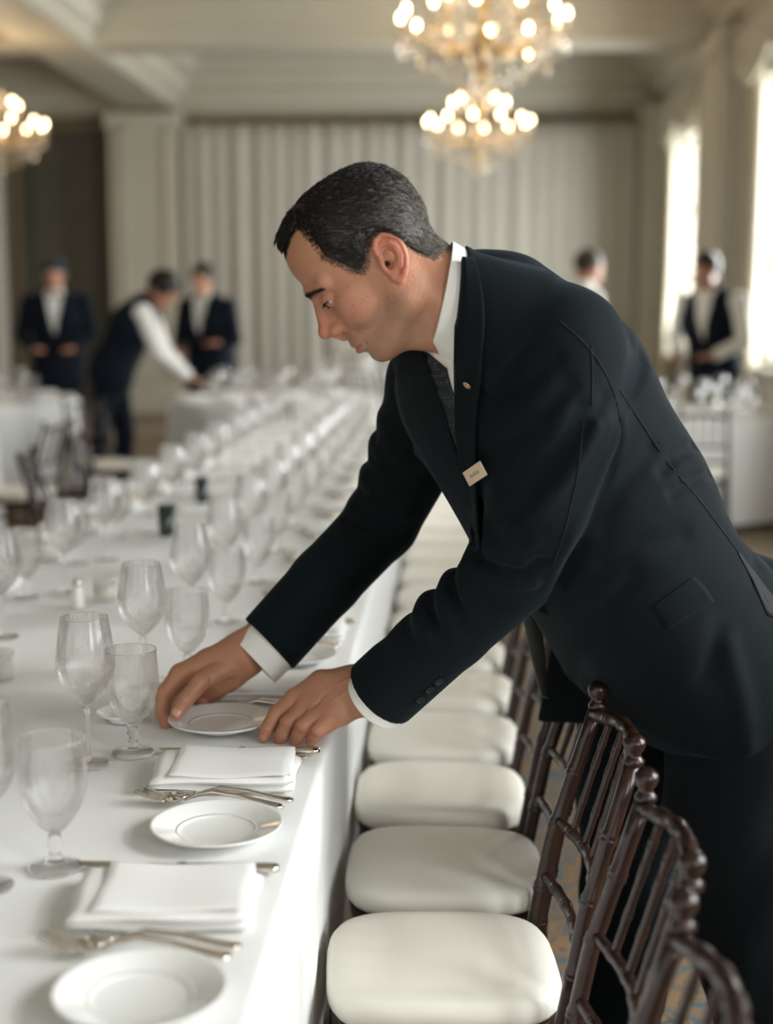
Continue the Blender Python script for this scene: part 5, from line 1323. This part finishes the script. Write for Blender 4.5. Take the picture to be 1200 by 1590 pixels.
# ---------------- trousers and shoes
def trousers_f(P):
    d = loft(P, [(0.46, 2.57, 0.96), (0.45, 2.58, 0.86)], [0.15, 0.16], [0.12, 0.12], (0.5, -0.866, 0), (-0.866, -0.5, 0))
    a = chain(P, [(0.375, 2.68, 0.92), (0.355, 2.70, 0.60), (0.36, 2.73, 0.34), (0.365, 2.76, 0.10)], [0.135, 0.105, 0.092, 0.082], 0.02)
    b = chain(P, [(0.52, 2.49, 0.92), (0.53, 2.45, 0.60), (0.565, 2.46, 0.34), (0.61, 2.48, 0.10)], [0.15, 0.140, 0.112, 0.092], 0.02)
    d = smin(d, a, 0.03); d = smin(d, b, 0.02)
    d = d+0.0035*np.sin(P[:, 2]*26+3*np.sin(P[:, 0]*18))*np.exp(-((P[:, 2]-0.55)/0.25)**2)
    d = d-0.006*np.exp(-(cone(P, (0.505, 2.36, 0.9), (0.53, 2.355, 0.1), 0, 0)/0.014)**2)
    return smax(d, -(P[:, 2]-0.045), 0.004)
to_man(sculpt(trousers_f, (0.20, 2.25, 0.0), (0.80, 2.92, 1.20), 0.008, 'trousers', M['suit'], it=2))
for s, (x, y) in enumerate(((0.37, 2.76), (0.60, 2.48))):
    def shoe(P, x=x, y=y):
        d = smin(ell(P, (x-0.02, y-0.005, 0.045), (0.09, 0.05, 0.05)), ell(P, (x-0.13, y-0.06, 0.035), (0.09, 0.048, 0.038)), 0.03)
        return smax(smax(d, -(P[:, 2]-0.002), 0.003), P[:, 2]-0.09, 0.01)
    so_ = to_man(sculpt(shoe, (x-0.28, y-0.16, -0.01), (x+0.12, y+0.1, 0.12), 0.006, 'shoe', M['leather']))

# ---------------- shirt: collar, front, cuffs
def sleeve_cuff(c0, d, r, L0, L1, up):
    mb = MB(); d = Vector(d); u = d.cross(Vector(up)).normalized(); v = d.cross(u); n = 40; vs = []
    for t, rr in ((L0, r), (L1*0.5, r*1.01), (L1-0.002, r*1.015), (L1, r*1.005), (L1-0.001, r*0.975), (L1*0.5, r*0.965), (L0, r*0.96)):
        for k in range(n):
            a = 2*PI*k/n; vs.append(Vector(c0)+d*t+u*math.cos(a)*rr+v*math.sin(a)*rr*0.97)
    fs = [(i*n+k, i*n+(k+1) % n, (i+1)*n+(k+1) % n, (i+1)*n+k) for i in range(6) for k in range(n)]
    return to_man(mb.add(vs, fs).build('shirt_cuff', M['shirt']))
sleeve_cuff(CUTN-cut_n*0.008, cut_n, 0.0600, -0.03, 0.027, (0, 0, 1))
sleeve_cuff(CUTF-cut_f*0.006, cut_f, 0.0565, -0.03, 0.046, (0, 0, 1))
def shirt_f(P): return jacket_base(P)
# shirt collar: leaf folded round the neck (explicit depth, near side) plus a full inner band
def leaf(rows, name, m, thick=0.0035, nu=10, nv=24):
    n = len(rows)-1
    def cr(idx, t):
        x = min(t*n, n-1e-6); i = int(x); u = x-i
        p = [rows[max(0, i-1)][idx], rows[i][idx], rows[min(n, i+1)][idx], rows[min(n, i+2)][idx]]
        return [0.5*((2*p[1][k])+(-p[0][k]+p[2][k])*u+(2*p[0][k]-5*p[1][k]+4*p[2][k]-p[3][k])*u*u+(-p[0][k]+3*p[1][k]-3*p[2][k]+p[3][k])*u**3) for k in range(3)]
    def g(a, b):
        L, R = cr(0, b), cr(1, b); q = [L[k]+(R[k]-L[k])*a for k in range(3)]; q[2] -= 0.006*math.sin(PI*a); return at(*q)
    o = MB().grid(g, nu, nv).build(name, m); so = o.modifiers.new('t', 'SOLIDIFY'); so.thickness = thick; so.offset = 0
    return to_man(o)
def collar_f(P):
    q = w2h(P).astype(np.float32); n = q.copy(); n[:, 1] *= 1.04
    ax = A_(-0.283, 0, -0.959); pa = n-A_(-22, 0, -28); t = pa@ax
    c = ln(pa-t[:, None]*ax)-(75.5+0.05*t); pn_ = q@A_(0.594, 0, 0.806)
    low = -(pn_+118+(q[:, 0]+114)*0.115+np.clip(q[:, 0]+40, 0, 80)*0.16)
    c = smax(smax(c, -(c+4.0), 1), smax(pn_+88, low, 1.5), 1.5)
    gap = (3+(-pn_-88)*0.5)-np.abs(q[:, 1]); c = np.maximum(c, np.minimum(gap, q[:, 0]-5))
    return c*HS
to_man(sculpt(collar_f, h2w((-45, 0, -110))-0.15, h2w((-45, 0, -110))+0.15, 0.0013, 'shirt_collar', M['shirt'], it=2))
JB = jacket_base
to_man(patch(JB, [((652, 536), (712, 520)), ((664, 570), (714, 580)), ((680, 620), (716, 640)), ((700, 680), (722, 700)), ((714, 715), (724, 720))], 0.003, 0.003, 'shirt_front', M['shirt'], None))
def tie_mat():
    m = mat('patterned_tie_silk', (0.006, 0.009, 0.013), 0.5)
    nt = m.node_tree; b = nt.nodes['Principled BSDF']; N = nt.nodes.new; L = nt.links.new
    tc = N('ShaderNodeTexCoord'); v = N('ShaderNodeTexVoronoi'); v.inputs['Scale'].default_value = 300; v.inputs['Randomness'].default_value = 0.25; L(tc.outputs['Object'], v.inputs['Vector'])
    r = N('ShaderNodeValToRGB'); r.color_ramp.elements[0].color = (0.30, 0.34, 0.36, 1); r.color_ramp.elements[0].position = 0.15; r.color_ramp.elements[1].color = (0.006, 0.009, 0.013, 1); r.color_ramp.elements[1].position = 0.24
    L(v.outputs['Distance'], r.inputs['Fac']); L(r.outputs['Color'], b.inputs['Base Color']); return m
M['tie'] = tie_mat()
tie = to_man(patch(JB, [((661, 548), (692, 572)), ((664, 575), (693, 580)), ((672, 610), (700, 605)), ((688, 650), (712, 640)), ((702, 690), (722, 690)), ((712, 722), (724, 722))], 0.0075, 0.004, 'necktie', M['tie'], None))
tie['label'] = 'dark necktie with small pale woven dots'
# lapels
ln_ = to_man(patch(JB, [((717, 398), (736, 400)), ((711, 432), (747, 440)), ((706, 490), (751, 495)), ((704, 560), (746, 560)), ((705, 620), (742, 610)), ((707, 680), (736, 650)), ((716, 740), (735, 715)), ((728, 800), (738, 780)), ((737, 852), (741, 850))], 0.0115, 0.004, 'lapel', M['suit'], None, 10, 30))
lf_ = to_man(patch(JB, [((618, 556), (655, 538)), ((612, 600), (664, 575)), ((622, 650), (682, 625)), ((650, 705), (703, 690)), ((690, 770), (722, 745)), ((724, 830), (732, 805)), ((735, 855), (738, 850))], 0.0105, 0.004, 'lapel', M['suit'], None, 10, 30))
def jsurf(P): return np.minimum(jacket_f(P), 1)
# seams
for pix in ([(868, 498), (905, 530), (935, 570), (955, 615), (964, 655)],
            [(963, 606), (985, 640), (1035, 715), (1085, 775), (1130, 835), (1165, 885), (1200, 950)],
            [(918, 535), (920, 580), (919, 630)], [(906, 655), (896, 740), (878, 820), (858, 880)]):
    to_man(seam(jacket_f, pix, 'seam', M['thread'], None, 0.0010, 0.0006))
to_man(patch(jacket_f, [((1012, 942), (1078, 895)), ((1024, 958), (1092, 908)), ((1036, 978), (1110, 934))], 0.0015, 0.0018, 'pocket_flap', M['suit'], None, 12, 10))
to_man(patch(jacket_f, [((1146, 858), (1150, 859)), ((1168, 900), (1190, 912)), ((1192, 955), (1232, 968))], 0.0015, 0.0015, 'vent', M['thread'], None, 6, 10))
# far front panel of the jacket, lining side seen
leafp = leaf([((812, 948, 2.55), (838, 950, 2.56)), ((816, 985, 2.54), (843, 1000, 2.56)), ((828, 1035, 2.54), (848, 1050, 2.57)), ((840, 1080, 2.545), (850, 1085, 2.58))], 'jacket_lining', mat('grey_lining', (0.07, 0.075, 0.07), 0.5))
# buttons, badge, pin
def disc(px, py, r, name, m, f, off=0.001, h=0.0025, sq=1.0, rim=True):
    P, _ = fproj(f, [(px, py), (px+4, py), (px, py+4)], off); n = Vector(P[1]-P[0]).cross(Vector(P[2]-P[0])).normalized()
    if n.dot(Vector((0, 0, CAMH))-Vector(P[0])) < 0: n = -n
    prof = [(0, 0), (r, 0), (r*1.02, h*0.5), (r*0.96, h), (r*0.8, h), (r*0.74, h*0.6), (0, h*0.6)] if rim else [(0, 0), (r, 0), (r, h*0.6), (r*0.7, h), (0, h*1.2)]
    mb = MB().lathe(prof, 20); q = n.to_track_quat('Z', 'Y').to_matrix().to_4x4()
    for k in range(4 if rim and name == 'button' else 0):
        a = PI/2*k; mb.lathe([(0, 0), (r*0.12, 0), (r*0.12, h*0.75), (0, h*0.75)], 6, (r*0.25*math.cos(a), r*0.25*math.sin(a), 0))
    mb.xf(Matrix.Translation(Vector(P[0])) @ q); return to_man(mb.build(name, m, None, sharp=0.6))
for px, py in ((652, 1086), (667, 1071), (681, 1058)): disc(px, py, 0.0078, 'button', M['button'], jacket_f, 0.0005)
LAPF = lambda P: JB(P)-0.012
disc(725, 598, 0.0062, 'lapel_pin', M['pin'], LAPF, 0.0045, 0.002); disc(725, 598, 0.0036, 'lapel_pin_centre', M['pin_centre'], LAPF, 0.0056, 0.002, rim=False)
Pb, _ = fproj(lambda P: JB(P)-0.010, [(717, 736), (744, 717), (757, 736), (731, 753)], 0.005)
Pb = [Vector(p) for p in Pb]; cb = sum(Pb, Vector())/4; ex = ((Pb[1]-Pb[0])+(Pb[2]-Pb[3])).normalized(); ey = ((Pb[3]-Pb[0])+(Pb[2]-Pb[1])); ey = (ey-ex*ey.dot(ex)).normalized(); ez = ex.cross(ey)
if ez.dot(Vector((0, 0, CAMH))-cb) < 0: ez = -ez
wb, hb = ((Pb[1]-Pb[0]).length+(Pb[2]-Pb[3]).length)/4, ((Pb[3]-Pb[0]).length+(Pb[2]-Pb[1]).length)/4
mb = MB().box(-wb, wb, -hb, hb, -0.001, 0.001); MT = Matrix.Translation(cb) @ Matrix((ex, ey, ez)).transposed().to_4x4(); mb.xf(MT)
badge = to_man(mb.build('name_badge', M['badge'], None, True, bevel=0.0006)); badge['label'] = 'small cream name badge with faint lettering'
mb = MB(); x = -wb*0.42
for k, (h0, h1) in enumerate(((-.3, .25), (-.1, .2), (-.1, .2), (-.3, .2), (-.1, .2), (-.3, .25), (-.1, .2), (-.25, .25))):
    mb.box(x, x+wb*0.045, h0*hb, h1*hb, 0.001, 0.0013)
    if k % 2 == 0: mb.box(x, x+wb*0.10, h1*hb-0.0004, h1*hb, 0.001, 0.0013)
    x += wb*0.125
mb.xf(MT); to_man(mb.build('badge_lettering', M['ink'], None, False))

# ================================================================== PEOPLE IN THE BACKGROUND
def figure(label, J, top_mat, top_name, sleeve_mat=None, hair_mat='hair', tie=None, cap=False, k=1.22, hvox=0.0065):
    """J: joints in world space; every part is grown over the same skeleton"""
    V_ = {a: Vector(b) for a, b in J.items()}
    base = (V_['pelvis'].x, V_['pelvis'].y, 0)
    t = thing('person', label, 'person', base); inv = Matrix.Translation(-Vector(base))
    def own(o, lb=None): o.parent = t; o.matrix_parent_inverse = inv; return o
    T = lambda v: tuple(v)
    hc, hf = V_['head'], V_['face'].normalized(); up = (V_['head']-V_['neck']).normalized(); up = (up-hf*up.dot(hf)).normalized(); sd = hf.cross(up)
    R3 = np.array([T(hf), T(sd), T(up)])
    H_ = lambda f, l, u: T(hc+hf*f*k+sd*l*k+up*u*k)
    sL, sR = V_['shL'], V_['shR']; lat = (sL-sR).normalized(); spine = (V_['chest']-V_['pelvis']).normalized(); dep = lat.cross(spine).normalized()
    def body_f(P):
        d = ell(P, H_(-0.01, 0, 0.035), (0.095*k, 0.075*k, 0.09*k), R3)
        d = smin(d, ell(P, H_(0.03, 0, -0.035), (0.058*k, 0.055*k, 0.08*k), R3), 0.03)
        d = smin(d, cone(P, H_(0.085, 0, 0.01), H_(0.108, 0, -0.022), 0.009, 0.012), 0.01)
        for s in (1, -1): d = smin(d, ell(P, H_(-0.01, s*0.078, -0.005), (0.018, 0.008, 0.032), R3), 0.006); d = smax(d, -ell(P, H_(0.09, s*0.03, 0.015), (0.014, 0.014, 0.008), R3), 0.008)
        d = smax(d, -ell(P, H_(0.088, 0, -0.062), (0.01, 0.022, 0.003), R3), 0.005)
        d = smin(d, cone(P, H_(-0.02, 0, -0.05), T(V_['neck']), 0.058, 0.062), 0.02)
        d = smin(d, loft(P, [T(V_['pelvis']), T(V_['chest']), T(V_['neck'])], [0.13, 0.14, 0.06], [0.09, 0.09, 0.05], T(lat), T(dep)), 0.03)
        for s in 'LR':
            d = smin(d, chain(P, [T(V_['sh'+s]), T(V_['el'+s]), T(V_['wr'+s])], [0.045, 0.038, 0.03]), 0.02)
            w_ = V_['wr'+s]; hd = V_['hd'+s]; dd = (hd-w_); Lh = 0.085; dd = dd.normalized()
            a = dd.cross(Vector((0, 0, 1))); a = a.normalized() if a.length > 0.1 else Vector((1, 0, 0)); b = dd.cross(a)
            d = smin(d, ell(P, T(w_+dd*0.055), (0.05, 0.042, 0.02), [T(dd), T(a), T(b)]), 0.02)
            for q in range(4):
                o_ = w_+dd*0.09+a*(-0.03+0.02*q); e_ = o_+dd*(0.038+0.008*math.sin(q+0.6)); g_ = e_+dd*0.016-Vector((0, 0, 0.024)); d = smin(d, chain(P, [T(o_), T(e_), T(g_)], [0.0105, 0.0098, 0.008]), 0.006)
            o_ = w_+dd*0.03-a*0.03; d = smin(d, chain(P, [T(o_), T(o_+dd*0.03-a*0.025), T(o_+dd*0.055-a*0.03-Vector((0, 0, 0.015)))], [0.014, 0.012, 0.0095]), 0.008)
        for s in 'LR': d = smin(d, chain(P, [T(V_['hip'+s]), T(V_['kn'+s]), T(V_['an'+s])], [0.07, 0.05, 0.035]), 0.02)
        return d
    pts = np.array([T(v) for n, v in V_.items() if n != 'face']); lo, hi = pts.min(0)-0.2, pts.max(0)+0.2; lo[2] = -0.02
    Vb, Qb = polygonise(body_f, lo, hi, 0.009, 1.7); me = np_mesh('body', relax(Vb, Qb, 1), Qb); set_tone(me, tone(len(Vb), (0.47, 0.24, 0.155)))
    own(link('body', me, M['skin']))
    def hair_(P):
        d = ell(P, H_(-0.018, 0, 0.045), (0.100*k, 0.083*k, 0.094*k), R3)
        return smax(d, -ell(P, H_(0.085, 0, -0.045), (0.075*k, 0.11*k, 0.125*k), R3), 0.012)
    o = own(sculpt(lambda P: smax(hair_(P), -(P-A_(*H_(0, 0, -0.03)))@A_(*T(up)), 0.01), np.array(H_(0, 0, 0.03))-0.16, np.array(H_(0, 0, 0.03))+0.16, 0.008, 'hair', M[hair_mat]))
    def tors(P, g=0.0):
        return loft(P, [T(V_['pelvis']-Vector((0, 0, 0.02))), T(V_['pelvis'].lerp(V_['chest'], 0.45)), T(V_['chest']), T(V_['chest'].lerp(V_['neck'], 0.62)), T(V_['neck'])],
                    [0.175*k+g, 0.165*k+g, 0.20*k+g, 0.165*k+g, 0.065*k+g], [0.125*k+g, 0.115*k+g, 0.13*k+g, 0.095*k+g, 0.065*k+g], T(lat), T(dep), 2.4)
    def arm(P, s, g=0.0):
        w_ = V_['wr'+s]; e_ = V_['el'+s]; d = chain(P, [T(V_['chest'].lerp(V_['sh'+s], 0.6)), T(V_['sh'+s]), T(e_), T(w_)], [0.06+g, 0.072+g, 0.058+g, 0.045+g], 0.01)
        return smax(d, slab(P, T(w_), T((w_-e_).normalized())), 0.004)
    def legs(P):
        d = loft(P, [T(V_['pelvis']+Vector((0, 0, 0.05))), T(V_['pelvis']-Vector((0, 0, 0.08)))], [0.165*k, 0.17*k], [0.12*k, 0.12*k], T(lat), T(dep))
        for s in 'LR': d = smin(d, chain(P, [T(V_['hip'+s]), T(V_['kn'+s]), T(V_['an'+s])], [0.10, 0.075, 0.068], 0.01), 0.02)
        return smax(d, -(P[:, 2]-0.05), 0.004)
    own(sculpt(legs, lo, hi, 0.013, 'trousers', M['navy']))
    front = V_['chest']+Vector(dep)*(0.13*k)*np.sign(Vector(dep).dot(V_['face'])+1e-6)
    fd = Vector(dep)*float(np.sign(Vector(dep).dot(V_['face'])+1e-6))
    tv = V_['neck']-spine*0.0; bv = V_['pelvis'].lerp(V_['chest'], 0.62)
    def vcut(P):      # V opening in the front
        q = P-A_(*T(tv)); u = -(q@A_(*T(spine))); l = np.abs(q@A_(*T(lat))); f = q@A_(*T(fd)); Lv_ = (tv-bv).dot(spine)
        return np.maximum(np.maximum(l-0.085*(1-u/Lv_), u-Lv_), -(f-0.02))
    if top_name in ('jacket', 'waistcoat'):
        own(sculpt(lambda P: smax(tors(P), -tors(P, -0.0), 0.01) if False else tors(P, -0.006), lo, hi, 0.011, 'shirt', M['shirt']))
        def jk(P):
            d = tors(P, 0.006)
            if top_name == 'jacket':
                sk = loft(P, [T(V_['pelvis'].lerp(V_['chest'], 0.3)), T(V_['pelvis']-Vector((0, 0, 0.16)))], [0.18*k, 0.20*k], [0.13*k, 0.145*k], T(lat), T(dep)); d = smin(d, sk, 0.02)
                for s in 'LR': d = smin(d, arm(P, s), 0.02)
            return smax(d, -vcut(P), 0.004)
        own(sculpt(jk, lo, hi, 0.010, top_name, M[top_mat]))
        if top_name == 'waistcoat':
            own(sculpt(lambda P: np.minimum(arm(P, 'L'), arm(P, 'R')), lo, hi, 0.011, 'shirt_sleeves', M[sleeve_mat or 'shirt']))
    else:
        own(sculpt(lambda P: smin(tors(P), np.minimum(arm(P, 'L'), arm(P, 'R')), 0.02), lo, hi, 0.011, 'shirt', M[top_mat]))
    own(sculpt(lambda P: smax(cone(P, T(V_['neck']+spine*0.0), T(V_['neck'].lerp(hc, 0.35)), 0.072, 0.066), -slab(P, T(V_['neck']-up*0.03), T(up)), 0.005), np.array(T(V_['neck']))-0.12, np.array(T(V_['neck']))+0.14, 0.008, 'shirt_collar', M['shirt']))
    if tie:
        m_ = MB(); a = V_['neck']+fd*0.075-spine*0.03; b = bv+fd*0.15
        if tie == 'bow':
            c = a+fd*0.012
            for s in (1, -1): m_.ellipsoid(T(c+Vector(lat)*0.035*s), (0.035, 0.02, 0.02), 10, 6)
            own(m_.build('bow_tie', M['red_silk']))
        else:
            own(m_.tube([T(a), T(a.lerp(b, 0.15)), T(a.lerp(b, 0.6)), T(b)], [(0.02, 0.012), (0.018, 0.012), (0.03, 0.012), (0.034, 0.012)], 8).build('necktie', M[tie]))
    if cap:
        m_ = MB().lathe([(0, 0.10), (0.06, 0.095), (0.088, 0.07), (0.10, 0.03), (0.102, 0.0), (0, 0.0)], 24)
        Rm = Matrix((hf, sd, up)).transposed().to_4x4(); m_.xf(Matrix.Translation(hc+up*0.055-hf*0.005) @ Rm); o = own(m_.build('cap', M['teal_cloth'])); o['label'] = 'dark teal cap'
    for s in 'LR':
        a = V_['an'+s]; d2 = Vector((V_['face'].x, V_['face'].y, 0)).normalized()
        own(sculpt(lambda P: smax(smax(smin(ell(P, (a.x, a.y, 0.04), (0.05, 0.05, 0.045)), ell(P, (a.x+d2.x*0.09, a.y+d2.y*0.09, 0.035), (0.06+abs(d2.x)*0.04, 0.06+abs(d2.y)*0.04, 0.035)), 0.02), -(P[:, 2]-0.002), 0.003), P[:, 2]-0.08, 0.01), (a.x-0.2, a.y-0.2, -0.01), (a.x+0.2, a.y+0.2, 0.1), 0.011, 'shoe', M['leather']))
    return t
M['red_silk'] = mat('dark_red_silk', (0.12, 0.01, 0.01), 0.4); M['brown_silk'] = mat('brown_silk', (0.13, 0.09, 0.06), 0.4)
M['teal_cloth'] = mat('dark_teal_cloth', (0.012, 0.035, 0.045), 0.8)
M['brown_hair'] = mat('brown_hair', (0.035, 0.022, 0.014), 0.5)
def stand(x, y, fa, Hh=1.9, lean=0.0, hands=None, side=0.0):
    """upright skeleton facing angle fa (radians from +x)"""
    f = Vector((math.cos(fa), math.sin(fa), 0)); l = Vector((-f.y, f.x, 0)); b = Vector((x, y, 0)); s = Hh/1.9
    J = {'pelvis': b+Vector((0, 0, 1.02*s)), 'chest': b+f*(0.02+lean*0.6)+Vector((0, 0, 1.38*s)), 'neck': b+f*(0.03+lean)+Vector((0, 0, 1.62*s)), 'head': b+f*(0.06+lean*1.25)+Vector((0, 0, 1.755*s)), 'face': f*1+Vector((0, 0, -0.25-lean*1.6))}
    for n, q in (('L', 1), ('R', -1)):
        J['sh'+n] = b+f*(0.02+lean*0.9)+l*0.235*q*s+Vector((0, 0, 1.535*s)); J['el'+n] = b+f*(0.02+lean)+l*0.31*q*s+Vector((0, 0, 1.23*s))
        J['wr'+n] = b+f*(0.22+lean)+l*0.16*q*s+Vector((0, 0, 1.12*s)); J['hd'+n] = J['wr'+n]+f*0.1-l*0.04*q
        J['hip'+n] = b+l*0.095*q+Vector((0, 0, 0.96*s)); J['kn'+n] = b+l*0.10*q+f*0.02+Vector((0, 0, 0.52*s)); J['an'+n] = b+l*0.11*q+Vector((0, 0, 0.09))
    if hands: J.update(hands)
    return J
# waiter bending over the round table, black waistcoat, white sleeves
x, y = -2.56, 10.6
figure('waiter in black waistcoat and white sleeves bending over a round table', {
    'pelvis': (-2.55, 10.6, 1.05), 'chest': (-2.38, 10.62, 1.37), 'neck': (-2.27, 10.62, 1.53), 'head': (-2.17, 10.60, 1.615), 'face': (0.62, -0.1, -0.75),
    'shL': (-2.30, 10.80, 1.46), 'elL': (-2.20, 10.88, 1.16), 'wrL': (-2.03, 10.94, 0.97), 'hdL': (-1.95, 10.97, 0.91),
    'shR': (-2.27, 10.42, 1.46), 'elR': (-2.16, 10.42, 1.18), 'wrR': (-1.98, 10.60, 0.99), 'hdR': (-1.90, 10.70, 0.94),
    'hipL': (-2.55, 10.70, 0.98), 'knL': (-2.50, 10.75, 0.53), 'anL': (-2.54, 10.72, 0.09), 'hipR': (-2.56, 10.50, 0.98), 'knR': (-2.62, 10.44, 0.53), 'anR': (-2.68, 10.42, 0.09)}, 'navy', 'waistcoat', k=1.3)
J = stand(-2.18, 12.9, -2.0, 1.88, 0.05); J['wrL'] = J['pelvis']+Vector((0.12, -0.22, 0.18)); J['hdL'] = J['wrL']+Vector((-0.08, -0.04, 0))
figure('man in dark suit and grey tie standing behind the bending waiter', J, 'navy', 'jacket', tie='brown_silk')
figure('man in dark suit, pale shirt and teal cap standing at far left', stand(-3.55, 12.75, -1.45, 1.93, 0.04), 'navy', 'jacket', tie='bow', cap=True)
J = stand(2.10, 11.45, -2.25, 1.92, 0.10)
figure('waiter in navy waistcoat and white shirt beside the bright window', J, 'navy', 'waistcoat')
figure('brown-haired person in white shirt mostly hidden behind the man\'s back', stand(1.02, 11.6, 0.3, 1.95, 0.02), 'shirt', 'shirt', hair_mat='brown_hair')
